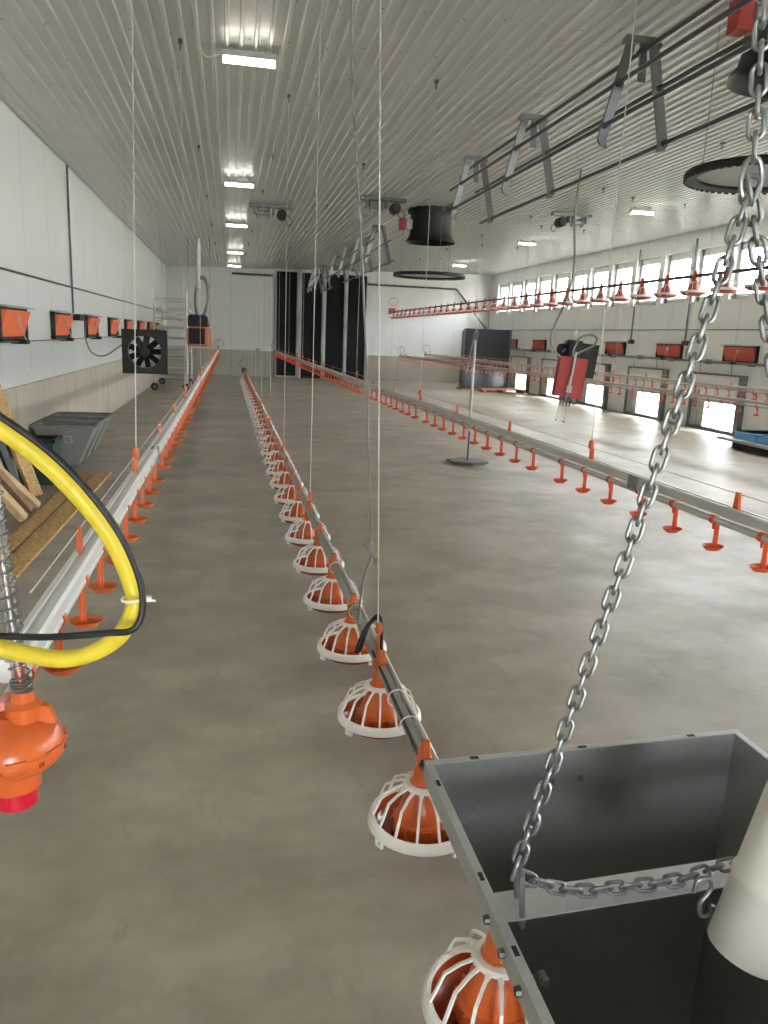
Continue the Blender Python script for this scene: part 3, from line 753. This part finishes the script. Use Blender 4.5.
for by in (.62, .74, .80, .86):
    obj('bolt', MB().lathe([(0, .008), (.006, .007), (.007, 0)], 8, (HX0, by, HZ-.018), mtx=Matrix.Rotation(-PI/2, 4, 'Y')), M['dark_steel'], hp)
for bx in (.6, .66):
    obj('bolt', MB().lathe([(0, .005), (.005, .004), (.006, 0)], 8, (bx, iy1+SKEW*(bx-HX0), HZ-.06), mtx=Matrix.Rotation(PI/2, 4, 'X')), M['chain'], hp)
BY, BZ = .864, .848
br = MB().prism([(BY-.028, BZ-.004), (BY+.022, BZ-.001), (BY+.022, BZ+.001), (BY-.028, BZ-.002)], 0, ix0+.001, ix1-.001)
br.prism([(BY+.022, BZ-.03), (BY+.024, BZ-.03), (BY+.024, BZ+.001), (BY+.022, BZ+.001)], 0, ix0+.001, ix1-.001)
obj('crossbar', skew(br), M['galv_bright'], hp)
# ------------------------------------------------------------------ chains
def link_mesh(pitch=.0225, w=.0098, r=.0025):
    hl = pitch/2+.0018
    pts = []
    for i in range(9):
        a = PI*i/8; pts.append((w*math.cos(a)*.72, 0, hl-.0062+.0075*math.sin(a)))
    for i in range(9):
        a = PI+PI*i/8; pts.append((w*math.cos(a)*.72, 0, -hl+.0062+.0075*math.sin(a)))
    return MB().tube(pts, r, 8, closed=True)
LM = None
def chain(name, pts, label, cat='chain', group=None, first=0, pitch=.0232):
    global LM
    pts = [Vector(p) for p in pts]
    t = thing(name, pts[-1], label, cat, group)
    L = 0; seg = []
    for a, b in zip(pts, pts[1:]): seg.append((L, a, b)); L += (b-a).length
    n = int(L/pitch)
    for i in range(n+1):
        s = min(i*pitch, L)
        for l0, a, b in seg:
            if s <= l0+(b-a).length+1e-9: break
        d = (b-a).normalized(); p = a+d*(s-l0)
        q_ = d.to_track_quat('Z', 'Y') @ Matrix.Rotation((PI/2 if (i+first) % 2 else 0)+.6, 3, 'Z').to_quaternion()
        if LM is None:
            o = obj('chain_link', link_mesh(), M['chain'], t, True); LM = o.data
        else:
            o = bpy.data.objects.new('chain_link', LM); COL.objects.link(o); o.parent = t
        o.location = p-t.location; o.rotation_mode = 'QUATERNION'; o.rotation_quaternion = q_
        o.scale = (1.12, 1.12, 1.12)
    return t
APEX = Vector((.592, BY, 1.785))
chain('chain', [Vector((.576, BY, 3.78)), Vector((.577, BY, 2.0)), APEX+Vector((0, 0, .03))], 'zinc chain running from the ceiling down to the joining hook')
chain('chain', [APEX, Vector((.49, BY, 1.345)), Vector((.377, BY, .895))], 'long zinc chain slanting down in front of the floor into the hopper', first=1)
chain('chain', [APEX, Vector((.89, BY, .895))], 'zinc chain dropping beside the picture edge to the far side of the hopper')
chain('chain', spline([(.395, BY-.006, .893), (.46, BY-.008, .868), (.55, BY-.004, .862), (.63, BY, .861), (.70, BY+.01, .868), (.76, BY+.01, .875)], 3), 'short zinc chain lying along the crossbar inside the hopper')
sh = MB().tube([(.386, BY-.004, .905), (.384, BY-.012, .90), (.383, BY-.018, .885), (.386, BY-.021, .845), (.39, BY-.014, .825), (.393, BY, .82), (.393, BY+.012, .828), (.39, BY+.016, .86), (.388, BY+.010, .895)], .0042, 8, closed=True)
tag(obj('shackle', sh, M['chain']), 'elongated steel shackle joining the slanting chain to the crossbar', 'shackle')
jh = MB().tube(ring(APEX+Vector((0, 0, .012)), .013, 16, (1, 0, 0), (0, 0, 1.9)), .0032, 8, closed=True)
tag(obj('quick_link', jh, M['chain']), 'oval steel link joining the three hanging chains', 'quick link')
a_ = at(704, 893, y=.83)
sk = spline([a_+Vector((-.016, 0, .004)), a_+Vector((-.012, 0, .022)), a_+Vector((.004, 0, .022)), a_+Vector((.010, 0, .006)), a_+Vector((-.004, 0, -.016)), a_+Vector((.0, 0, -.036)), a_+Vector((.014, 0, -.036)), a_+Vector((.018, 0, -.022))], 6)
tag(obj('s_hook', MB().tube(sk, .0032, 8), M['chain']), 'small steel hook hanging from the chain beside the white pipe', 'hook')
# white drop tube over the hopper
dv = Vector((.25, .0, 1)).normalized(); p0 = Vector((.70, .795, .795))
tb = thing('drop_tube', p0, 'white plastic drop tube slanting into the galvanised hopper', 'tube')
rot = Vector((0, 0, 1)).rotation_difference(dv).to_matrix().to_4x4()
Ld = 3.05
pr = [(.051, 0), (.0535, 0), (.0535, .095), (.0565, .10), (.0565, .108), (.0535, .113), (.0535, Ld), (.050, Ld), (.050, .0), (.051, 0)]
obj('pipe', MB().lathe(pr, 36, p0, mtx=rot), M['pvc'], tb)
obj('seam', MB().strip([p0+rot.to_3x3() @ Vector((.0535*math.cos(-1.15), .0535*math.sin(-1.15), s)) for s in (0, .094)], .0025, .001, (1, .4, -.25)), M['black'], tb)
# ------------------------------------------------------------------ yellow hose with black cable
yq = [at(-60, 395, y=.95), at(0, 428, y=.95), at(58, 474, y=.95), at(106, 530, y=.95), at(131, 582, y=.96), at(133, 612, y=.96), at(112, 642, y=.97), at(66, 659, y=.98), at(0, 648, y=1.0), at(-70, 630, y=1.02)]
tag(obj('water_hose', MB().tube(spline(yq, 8), .0112, 16), M['yellow']), 'thick yellow water hose looping in at the edge above the drinker', 'hose')
bq = [at(-60, 378, y=.93), at(0, 416, y=.93), at(62, 463, y=.93), at(114, 525, y=.93), at(139, 578, y=.935), at(142, 612, y=.935), at(132, 630, y=.93), at(108, 633, y=.92), at(50, 637, y=.93), at(0, 636, y=.95), at(-60, 634, y=.97)]
tag(obj('power_cable', MB().tube(spline(bq, 8), .0042, 10), M['rubber']), 'black cable strapped along the yellow hose', 'cable')
zc = at(134, 598, y=.95)
zt = MB().tube(ring(zc, .0145, 16, (1, 0, .1), (0, 1, 0)), .0018, 6, closed=True); zt.cbox(zc+Vector((.017, -.004, 0)), (.008, .007, .006)); zt.tube([zc+Vector((.016, -.004, 0)), zc+Vector((.026, -.005, -.003))], .0016, 5)
tag(obj('zip_tie', zt, M['white']), 'white zip tie binding the black cable to the yellow hose', 'zip tie')
# ------------------------------------------------------------------ pressure regulator at the near end of the pale drinker line
rc = Vector((-.352, 1.25, .93))
rg = thing('pressure_regulator', rc-Vector((0, 0, .1)), 'round orange pressure regulator with red cap on the pale drinker line', 'pressure regulator')
b = MB().lathe([(0, .046), (.022, .046), (.028, .040), (.050, .034), (.068, .022), (.077, .008), (.079, -.004)], 36, rc); obj('upper_shell', b, M['orange'], rg)
b = MB().lathe([(.080, -.004), (.081, -.012), (.080, -.022), (.070, -.036), (.048, -.050), (.042, -.054), (.040, -.082), (.0, -.082)], 36, rc)
for k in range(8):
    a = 2*PI*k/8
    b.cbox(rc+Vector((.0795*math.cos(a+.3), .0795*math.sin(a+.3), -.003)), (.005, .03, .006), 0, Matrix.Rotation(a+.3, 3, 'Z'))
obj('lower_shell', b, M['orange'], rg)
b = MB()
for k in range(8):
    a = 2*PI*k/8
    b.cbox(rc+Vector((.0795*math.cos(a), .0795*math.sin(a), -.016)), (.004, .009, .008), 0, Matrix.Rotation(a, 3, 'Z'))
obj('slots', b, M['bowl'], rg)  # darker squares on the surface, shade of the slot holes put into colour
lo_ = b = MB().lathe([(.034, -.08), (.034, -.112), (.03, -.116), (0, -.116)], 28, rc); obj('cap', b, M['cherry'], rg)
b = MB().lathe([(0, .05), (.026, .05), (.028, .075), (.018, .082), (.018, .1), (0, .1)], 24, rc+Vector((.02, 0, -.012))); 
b.tube([rc+Vector((-.02, .01, .045)), rc+Vector((-.03, .11, .02))], .016, 12); b.prism([(.03, .03), (.07, .03), (.06, .06), (.045, .062), (.03, .05)], 1, -.008, .008, c=rc)
obj('inlet_neck', b, M['orange'], rg)
d0 = rc+Vector((.02, 0, .08)); d1 = at(2, 556, y=1.25); d2 = d0+(d1-d0)*2.4
b = MB().tube([d0, d2], .0125, 16, caps=False); so = obj('sight_tube', b, M['cleartube'], rg)
b = MB().tube([d0, d0+(d1-d0)*.22], .0085, 12); obj('float', b, M['redorange'], so)
hel = []
dd = (d2-d0); u = dd.orthogonal().normalized(); w_ = dd.normalized().cross(u)
for i in range(400):
    s = i/400; a = i*2*PI/14
    hel.append(d0+dd*s+(u*math.cos(a)+w_*math.sin(a))*.015)
b = MB().tube(hel, .0014, 5)
for k in range(5): b.tube(ring(d0+dd.normalized()*(.004+.005*k), .016, 14, u, w_), .0016, 5, closed=True)
obj('spring', b, M['chain'], so)
# ------------------------------------------------------------------ hanging feed scale with its pole
sx, sy = 3.12, 9.9
sc = thing('bird_scale', (sx, sy, 0), 'dark six-sided weighing platform hanging on a thin rod', 'bird scale')
hx = [(.29*math.cos(PI/6+k*PI/3), .26*math.sin(PI/6+k*PI/3)) for k in range(6)]
obj('platform', MB().prism(hx, 2, .02, .045, c=(sx, sy, 0)).prism([(a*.85, b*.85) for a, b in hx], 2, .0, .02, c=(sx, sy, 0)), M['dark_steel'], sc)
obj('rod', MB().tube([(sx, sy, .04), (sx, sy, .62)], .011, 10), M['dark_steel'], sc)
obj('weighing_arm', MB().tube([(sx, sy, .45), (sx, sy, 1.62)], .018, 10).cbox((sx+.01, sy, .5), (.05, .05, .12)), M['alu'], sc)
obj('hook', MB().tube(spline([(sx, sy, 1.62), (sx+.03, sy, 1.68), (sx+.0, sy, 1.75), (sx-.1, sy, 1.2)], 5), .006, 6), M['steel'], sc)
obj('hanging_cord', MB().tube([(sx, sy, 1.74), (sx-.085, sy, ceil(sx-.085))], .003, 5), M['cord'], sc)
# ------------------------------------------------------------------ red hanging unit with the black motor behind it
ux, uy = 4.80, 10.6
ru = thing('hanging_motor_unit', (ux, uy, .85), 'red plate unit with black motor hung from the ceiling by cables', 'motor unit')
tl = Matrix.Translation((ux, uy, 1.16)) @ Matrix.Rotation(-.18, 4, 'Z') @ Matrix.Rotation(.10, 4, 'Y')
p = MB()
for x0_, x1_ in ((-.20, -.02), (.02, .20)):
    p.box((x0_, -.05, -.29), (x1_, -.03, .28), 0, tl)
p.box((-.02, -.05, .2), (.02, -.03, .28), 0, tl); p.box((-.02, -.05, -.25), (.02, -.03, -.12), 0, tl); p.box((-.2, -.05, -.29), (-.185, .12, .28), 0, tl); p.box((.185, -.05, -.29), (.2, .12, .28), 0, tl)
obj('plate', p, M['red'], ru)
p = MB().box((-.012, -.085, -.22), (.012, -.052, .36), 0, tl); p.box((-.035, -.085, -.22), (.035, -.05, -.12), 0, tl); obj('slide_bar', p, M['galv_bright'], ru)
p = MB().box((-.02, .10, .02), (.36, .35, .5), 0, tl); p.box((-.08, .06, .30), (.1, .25, .52), 0, tl)
p.lathe([(0, -.2), (.1, -.2), (.11, -.15), (.11, .15), (0, .2)], 18, (ux+.08, uy+.2, 1.52), mtx=Matrix.Rotation(PI/2, 4, 'Y'))
obj('motor', p, M['black'], ru)
p = MB()
for dx in (-.08, -.03, .03, .07): p.tube([tl @ Vector((dx, 0, -.28)), tl @ Vector((dx*.9, 0, -.42))], .014, 8)
p.tube(ring(tl @ Vector((.12, .0, -.32)), .05, 14), .012, 6, closed=True)
obj('chain_guide', p, M['dark_steel'], ru)
p = MB()
for dx, dz in ((-.09, -.62), (.03, -.63)):
    p.tube([tl @ Vector((dx, 0, -.4)), tl @ Vector((dx, 0, dz))], .003, 5); p.lathe([(0, 0), (.012, .01), (.012, .03), (0, .04)], 8, tl @ Vector((dx, 0, dz-.03)))
obj('pendant', p, M['steel'], ru)
cq = [Vector((ux-.12, uy, ceil(ux)))]+[at(x_, y_, y=uy) for x_, y_ in ((575, 215), (574, 268), (566, 300), (555, 325), (551, 340), (557, 354), (568, 358), (580, 352), (594, 345), (597, 338), (590, 335), (580, 338), (574, 348), (572, 360))]
obj('supply_cable', MB().tube(spline(cq, 6), .016, 8), M['cable'], ru)
obj('support_cord', MB().tube([(ux+.08, uy+.1, 1.6), (ux+.08, uy+.1, ceil(ux+.08))], .003, 5), M['cord'], ru)
# ------------------------------------------------------------------ black square circulation fan hung by the left wall
fx, fy, fz = -1.02, 10.0, 1.31
fn = thing('circulation_fan', (fx, fy, fz-.26), 'black square circulation fan hanging beside the white panel wall', 'fan')
Rf = .198; hs = .262
frm = MB(); n = 32
for yy, s in ((fy-.06, 1), (fy+.06, -1)):
    V = []; F = []
    for i in range(n):
        a = 2*PI*i/n+PI/4; ca, sa = math.cos(a), math.sin(a); k = hs/max(abs(ca), abs(sa))
        V += [(fx+Rf*ca, yy, fz+Rf*sa), (fx+k*ca, yy, fz+k*sa)]
    for i in range(n):
        j = (i+1) % n
        q_ = (2*i, 2*i+1, 2*j+1, 2*j); F.append(q_ if s > 0 else q_[::-1])
    frm.add(V, F)
for lo, hi in (((-hs, -hs), (hs, -hs+.01)), ((-hs, hs-.01), (hs, hs)), ((-hs, -hs), (-hs+.01, hs)), ((hs-.01, -hs), (hs, hs))):
    frm.box((fx+lo[0], fy-.06, fz+lo[1]), (fx+hi[0], fy+.06, fz+hi[1]))
frm.lathe([(Rf, -.06), (Rf, .06)], 32, (fx, fy, fz), mtx=Matrix.Rotation(PI/2, 4, 'X'))
for sx_ in (-1, 1):
    for sz_ in (-1, 1): frm.cbox((fx+sx_*.24, fy-.064, fz+sz_*.12), (.02, .01, .03))
obj('housing', frm, M['black'], fn)
rt = MB().lathe([(0, -.05), (.05, -.05), (.06, -.03), (.06, .05), (0, .05)], 20, (fx, fy, fz), mtx=Matrix.Rotation(PI/2, 4, 'X'))
for k in range(9):
    m = Matrix.Translation((fx, fy, fz)) @ Matrix.Rotation(2*PI*k/9, 4, 'Y') @ Matrix.Rotation(.55, 4, 'X')
    rt.box((.05, -.004, -.034), (.19, .004, .044), 0, m)
obj('rotor', rt, M['black'], fn)
gd = MB()
for rr in (.07, .1, .13, .16, .19): gd.tube(ring((fx, fy+.055, fz), rr, 28), .0025, 5, closed=True)
for k in range(8):
    a = 2*PI*k/8; gd.tube([(fx, fy+.055, fz), (fx+.21*math.cos(a), fy+.055, fz+.21*math.sin(a))], .003, 5)
obj('guard', gd, M['steel'], fn)
for s in (-1, 1): obj('hanging_cord', MB().tube([(fx+s*.24, fy, fz+hs), (fx+s*.16, fy, ceil(fx))], .003, 5), M['cord'], fn)
pc = spline([(XL+.12, 12.5, 1.66), (XL+.16, 12.2, 1.4), (XL+.3, 11.8, 1.22), (XL+.55, 11.2, 1.2), (XL+.8, 10.6, 1.32), (fx-.2, 10.1, 1.45), (fx-.22, 10.06, 1.5)], 6)
obj('power_lead', MB().tube(pc, .009, 7), M['cable'], fn)
# ------------------------------------------------------------------ rolling scaffold tower
x0, x1, y0, y1 = -1.92, -1.12, 21.3, 23.6
sf = thing('scaffold_tower', ((x0+x1)/2, (y0+y1)/2, 0), 'silver rolling scaffold tower behind the square black fan', 'scaffold')
for xx in (x0, x1):
    for yy in (y0, y1): obj('post', MB().tube([(xx, yy, .14), (xx, yy, 2.55 if yy == y0 else 2.35)], .028, 10), M['alu'], sf)
for yy in (y0, y1):
    r = MB()
    for k in range(9): r.tube([(x0, yy, .35+.25*k), (x1, yy, .35+.25*k)], .017, 8)
    obj('rungs', r, M['alu'], sf)
r = MB()
for xx in (x0, x1):
    r.tube([(xx, y0, .35), (xx, y1, 1.6)], .016, 8); r.tube([(xx, y0, 2.1), (xx, y1, 2.1)], .02, 8); r.tube([(xx, y0, 1.0), (xx, y1, 1.0)], .018, 8)
r.tube([(x0, y0, 1.75), (x1, y0, 2.0)], .014, 8); r.tube([(x1, y0, 1.75), (x0, y0, 2.0)], .014, 8)
obj('brace', r, M['alu'], sf)
obj('platform', MB().box((x0+.04, y0+.05, 1.62), (x1-.04, y1-.05, 1.67)), M['alu'], sf)
for xx in (x0, x1):
    for yy in (y0, y1):
        w = MB().lathe([(.03, -.02), (.09, -.024), (.10, -.014), (.10, .014), (.09, .024), (.03, .02)], 18, (xx-.03, yy-.03, .10), mtx=Matrix.Rotation(PI/2, 4, 'X') @ Matrix.Rotation(.5, 4, 'Y')); w.cbox((xx, yy, .15), (.06, .1, .05))
        obj('caster', w, M['rubber'], sf)
# ------------------------------------------------------------------ orange-black heater with twin hoses
hx_, hy = -.76, 20.4
ht = thing('gas_heater', (hx_, hy, 1.2), 'orange and black heater hanging beside the scaffold near the end wall', 'heater')
b = MB().prism([(-.27, .0), (.27, .0), (.29, .05), (.29, .4), (.24, .47), (-.24, .47), (-.29, .4), (-.29, .05)], 1, hy-.3, hy+.3, c=(hx_, 0, 1.2)); obj('body', b, M['orange'], ht, bevel=.02)
b = MB().prism([(-.27, .47), (.25, .47), (.22, .70), (.15, .76), (-.22, .76), (-.27, .7)], 1, hy-.28, hy+.28, c=(hx_, 0, 1.2)); obj('hood', b, M['black'], ht, bevel=.02)
b = MB().box((hx_-.25, hy-.32, 1.25), (hx_+.14, hy-.295, 1.63)); 
for k in range(4): b.box((hx_-.24, hy-.325, 1.29+.09*k), (hx_+.13, hy-.31, 1.31+.09*k))
obj('grille', b, M['black'], ht)
b = MB().tube(spline([(hx_-.05, hy, 1.95), (hx_-.08, hy, 2.4), (hx_-.02, hy, 2.75), (hx_-.02, hy, 3.1)], 6), .045, 12); b.tube(spline([(hx_+.12, hy, 1.95), (hx_+.22, hy, 2.3), (hx_+.2, hy, 2.7), (hx_+.1, hy, 2.86), (hx_-.02, hy, 2.8)], 6), .045, 12); obj('flexible_hose', b, M['steel'], ht)
b = MB().tube([(hx_-.02, hy, 2.6), (hx_-.02, hy, ceil(hx_))], .06, 14); obj('flue_pipe', b, M['alu'], ht)
b = MB()
for s in (-1, 1): b.tube([(hx_+s*.26, hy, 1.7), (hx_+s*.26, hy, ceil(hx_))], .006, 6)
obj('hanging_chain', b, M['steel'], ht)
# ------------------------------------------------------------------ grey trough hoppers stacked against the left wall
def trough(y0_, label):
    t = thing('grey_hopper', (-1.85, y0_+.3, 0), label, 'hopper', 'grey sheet hoppers along the concrete wall')
    zt = .49; L = .46
    ty0, ty1 = y0_, y0_+L; by0, by1 = y0_+.26, y0_+.52
    tx0, tx1, bx0, bx1 = -2.16, -1.50, -2.02, -1.74
    m = MB()
    for off, flip in ((0, 1), (.006, 0)):
        V = [(tx0+off, ty0+off, zt), (tx1-off, ty0+off, zt), (tx1-off, ty1-off, zt), (tx0+off, ty1-off, zt), (bx0+off, by0+off, 0.003+off), (bx1-off, by0+off, 0.003+off), (bx1-off, by1-off, 0.003+off), (bx0+off, by1-off, .003+off)]
        F = [(0, 4, 5, 1), (1, 5, 6, 2), (2, 6, 7, 3), (3, 7, 4, 0), (4, 7, 6, 5)]
        m.add(V, F if flip else [f[::-1] for f in F])
    obj('body', m, M['greybin'], t, angle=15)
    r = MB()
    for lo, hi in (((tx0-.02, ty0-.02), (tx1+.02, ty0+.012)), ((tx0-.02, ty1-.012), (tx1+.02, ty1+.02)), ((tx0-.02, ty0), (tx0+.012, ty1)), ((tx1-.012, ty0), (tx1+.02, ty1))):
        r.box((lo[0], lo[1], zt-.012), (hi[0], hi[1], zt+.006))
    obj('rim', r, M['steel'], t)
    return t, ((ty0, by0), zt)
G0 = 9.15
t, _ = trough(G0, 'nearest grey sheet metal hopper, behind the green bin, with a small white label')
lb = MB().cbox((-1.80, G0+.082, .33), (.085, .004, .09), 0, Matrix.Rotation(.49, 3, 'X')); obj('sticker', lb, M['greyplastic'], t)
lb = MB().tube([Vector((-1.80+.022*math.cos(a), G0+.079-.0118*math.sin(a), .33+.022*math.sin(a)*.9)) for a in [2*PI*i/14 for i in range(14)]], .004, 5, closed=True); obj('sticker_ring', lb, M['black'], t)
trough(G0+.50, 'middle grey sheet metal hopper of three against the concrete wall')
trough(G0+1.0, 'farthest grey sheet metal hopper of three against the concrete wall')
# dark green bin
gx, gy = -1.93, 8.35
gb = thing('green_bin', (gx, gy, 0), 'dark green open bin in front of the grey hoppers', 'bin')
m = MB()
for off, flip in ((0, 1), (.008, 0)):
    V = [(gx-.19+off, gy-.17+off, .46), (gx+.19-off, gy-.17+off, .46), (gx+.19-off, gy+.17-off, .46), (gx-.19+off, gy+.17-off, .46), (gx-.15+off, gy-.14+off, off), (gx+.17-off, gy-.14+off, off), (gx+.17-off, gy+.14-off, off), (gx-.15+off, gy+.14-off, off)]
    F = [(0, 4, 5, 1), (1, 5, 6, 2), (2, 6, 7, 3), (3, 7, 4, 0), (4, 7, 6, 5)]
    m.add(V, F if flip else [f[::-1] for f in F])
obj('body', m, M['green'], gb)
r = MB()
for lo, hi in (((-.205, -.185), (.205, -.16)), ((-.205, .16), (.205, .185)), ((-.205, -.185), (-.18, .185)), ((.18, -.185), (.205, .185))): r.box((gx+lo[0], gy+lo[1], .43), (gx+hi[0], gy+hi[1], .465))
r.box((gx+.10, gy-.19, .36), (gx+.14, gy-.17, .45))
obj('rim', r, M['black'], gb)
# ------------------------------------------------------------------ leaning boards and floor planks
def board(p, q, w, th, side, m, label, name='board'):
    p, q = Vector(p), Vector(q); d = (q-p).normalized(); s = Vector(side); s = (s-s.dot(d)*d).normalized(); n_ = d.cross(s)
    V = [p+s*a*w/2+n_*b*th/2 for a, b in ((-1, -1), (1, -1), (1, 1), (-1, 1))]+[q+s*a*w/2+n_*b*th/2 for a, b in ((-1, -1), (1, -1), (1, 1), (-1, 1))]
    dz = min(v.z for v in V)
    V = [v-Vector((0, 0, dz)) if True else v for v in V]
    return tag(obj(name, MB().add(V, [(3, 2, 1, 0), (4, 5, 6, 7), (0, 1, 5, 4), (1, 2, 6, 5), (2, 3, 7, 6), (3, 0, 4, 7)]), m, bevel=.003), label, 'board', 'boards leaning on the concrete wall')
board((-1.79, 7.62, 0), (-2.17, 7.80, 1.06), .20, .03, (.25, 1, 0), M['osb'], 'wide tan strand board leaning on the wall, nearest the green bin')
board((-1.86, 7.42, 0), (-2.16, 7.5, .85), .12, .03, (.2, 1, 0), M['black'], 'dark grey board leaning between the pale boards')
board((-1.66, 7.12, 0), (-2.14, 6.9, .62), .09, .035, (.2, 1, 0), M['wood'], 'slim pale board leaning with a notched foot')
board((-1.69, 6.98, 0), (-2.14, 6.78, .70), .09, .04, (.2, 1, 0), M['wood_dark'], 'brown edged board leaning beside the slim pale board')
board((-1.66, 6.62, 0), (-2.14, 6.42, .72), .085, .06, (.2, 1, 0), M['wood'], 'thick pale timber stud leaning at the front of the boards')
board((-1.82, 6.55, 0), (-2.15, 6.3, .5), .12, .03, (.2, 1, 0), M['wood_dark'], 'short brown board leaning behind the thick stud')
for nm, xa, xb, lab in (('plank', -1.61, -1.485, 'flat strand board plank on the floor, closer to the concrete wall'), ('plank', -1.455, -1.30, 'flat strand board plank on the floor, closer to the drinker line')):
    m = MB().prism([(xa-.05, 4.0), (xb-.05, 4.0), (xb, 8.78 if xa < -1.5 else 8.9), (xa, 8.78 if xa < -1.5 else 8.9)], 2, 0, .022)
    tag(obj(nm, m, M['osb'], bevel=.002), lab, 'plank', 'planks lying on the floor')
# ------------------------------------------------------------------ black panels and posts on the far wall
PX = [(1.62, 2.40), (2.56, 3.30), (3.40, 4.12), (4.22, 4.95)]
for i, (a, b) in enumerate(PX):
    t = thing('black_panel', ((a+b)/2, YB-.12, 0), 'tall black panel on the far end wall, %s from the pale wall' % ordinal(i+1), 'panel', 'tall black panels on the end wall')
    s = MB().box((a, YB-.10, .06), (b, YB-.04, 3.78)); obj('sheet', s, M['blackmatte'], t)
    f = MB().box((a, YB-.13, .0), (b, YB-.03, .07)); f.box((a, YB-.12, .06), (a+.03, YB-.03, 3.78)); f.box((b-.03, YB-.12, .06), (b, YB-.03, 3.78)); obj('frame', f, M['greyplastic'] if i == 0 else M['black'], t)
for i, (xx, yy, w) in enumerate(((2.48, 29.15, .11), (3.36, 29.1, .12), (4.17, 29.15, .10))):
    t = thing('steel_post', (xx, yy, 0), 'pale steel post standing before the black panels, %s from the pale wall' % ordinal(i+1), 'post', 'steel posts before the black panels')
    p = MB().prism([(-w/2, -.05), (w/2, -.05), (w/2, -.04), (.01, -.04), (.01, .04), (w/2, .04), (w/2, .05), (-w/2, .05), (-w/2, .04), (-.01, .04), (-.01, -.04), (-w/2, -.04)], 2, .0, ceil(xx), c=(xx, yy, 0)); obj('column', p, M['greyplastic'], t)
    obj('foot_plate', MB().box((xx-.09, yy-.09, 0), (xx+.09, yy+.09, .012)), M['steel'], t)
run('gas_pipe', [(.05, YB-.04, 3.62), (1.5, YB-.04, 3.62)], .04, 'dark_steel', 'dark pipe along the top of the far wall left of the black panels', 'pipe')
pp = MB().tube([(4.98, YB-.1, 3.5), (8.4, YB-.1, 3.5)], .035, 8); pp.tube([(8.4, YB-.1, 3.5), (9.6, YB-.3, 2.1)], .035, 8)
tag(obj('feed_auger_pipe', pp, M['dark_steel']), 'dark pipe along the far wall bending down behind the raised feed line', 'pipe')
sb = MB().cbox((.98, YB-.1, .98), (.16, .1, .12)); sb.cbox((.98, YB-.16, .98), (.1, .03, .05))
tag(obj('wall_fitting', sb, M['greyplastic'], bevel=.01), 'small pale fitting on the far wall above the concrete base', 'wall fitting')
# black sheet stack by the far right corner
sp = thing('panel_stack', (8.25, 25.9, 0), 'upright stack of dark glossy sheets near the far window corner', 'sheet stack')
for k in range(4):
    obj('sheet', MB().box((7.62+.02*k, 25.35+.16*k, .06), (9.25+.02*k, 25.43+.16*k, 2.02-.03*k)), M['blackgloss'], sp)
obj('base', MB().box((7.62, 25.35, 0), (9.2, 26.0, .06)), M['wood_dark'], sp)
pl = MB()
for k in range(3): pl.box((8.05, 24.45+.2*k, .09), (9.55, 24.6+.2*k, .12))
for k in range(3): pl.box((8.1+.66*k, 24.45, 0), (8.2+.66*k, 25.0, .09))
tag(obj('pallet', pl, M['brick']), 'reddish wooden pallet on the floor before the dark sheets', 'pallet')
# blue boxes on a low stand by the window wall
bs = thing('low_stand', (8.7, 11.2, 0), 'low grey stand on the floor by the window wall', 'stand')
obj('top', MB().box((8.38, 10.2, .12), (9.35, 12.2, .165)), M['greyplastic'], bs)
obj('base', MB().box((8.52, 10.3, 0), (9.2, 11.95, .12)), M['black'], bs)
for i, (a, b) in enumerate(((11.42, 11.98), (10.82, 11.38), (10.22, 10.78))):
    bb = MB().box((8.55, a, .165), (9.2, b, .30)); bb.box((8.54, a-.01, .27), (9.21, b+.01, .30))
    tag(obj('blue_crate', bb, M['blue'], bevel=.012), 'flat blue crate on the low grey stand, %s from the far end' % ordinal(i+1), 'crate', 'blue crates on the low stand')
# ------------------------------------------------------------------ camera, world, light
cam = bpy.data.cameras.new('camera'); co = bpy.data.objects.new('camera', cam); COL.objects.link(co)
cam.sensor_fit = 'VERTICAL'; cam.sensor_height = 24; cam.sensor_width = 18; cam.lens = 775/1024*24; cam.clip_start = .02; cam.clip_end = 300
R = Matrix((AX, AY, AZ))                 # camera (x right, y down, z forward) to hall
right, down, fwd = R.col[0], R.col[1], R.col[2]
mw = Matrix.Identity(4)
for i in range(3):
    mw[i][0], mw[i][1], mw[i][2] = right[i], -down[i], -fwd[i]
mw[2][3] = CAMZ
co.matrix_world = mw
SC.camera = co
w = bpy.data.worlds.new('sky'); SC.world = w; w.use_nodes = True
bg = w.node_tree.nodes['Background']; bg.inputs[0].default_value = (.90, .95, 1, 1); bg.inputs[1].default_value = 30.0
def portal(loc, sx_, sy_):
    l = bpy.data.lights.new('daylight_portal', 'AREA'); l.shape = 'RECTANGLE'; l.size = sx_; l.size_y = sy_
    l.cycles.is_portal = True
    o = bpy.data.objects.new('daylight_portal', l); COL.objects.link(o); o.location = loc
    o.rotation_euler = (0, PI/2, 0)      # local -Z looks towards -x
    return o
portal((XR+T+.02, (YF+YB)/2, (WZ0+WZ1)/2), WZ1-WZ0, YB-YF)
portal((XR+T+.02, (YF+YB)/2, .33), .55, YB-YF)
gp = portal((.42, YF-.32, 1.03), 1.05, 2.05); gp.rotation_euler = (PI/2, 0, 0)  # guides sky light through the added doorway behind the camera
vs_ = SC.view_settings
vs_.view_transform = 'Standard'; vs_.look = 'None'; vs_.gamma = 1; vs_.use_curve_mapping = False; vs_.exposure = .70
try:
    SC.cycles.use_denoising = True; SC.cycles.max_bounces = 10; SC.cycles.diffuse_bounces = 6; SC.cycles.sample_clamp_indirect = 8
except Exception: pass
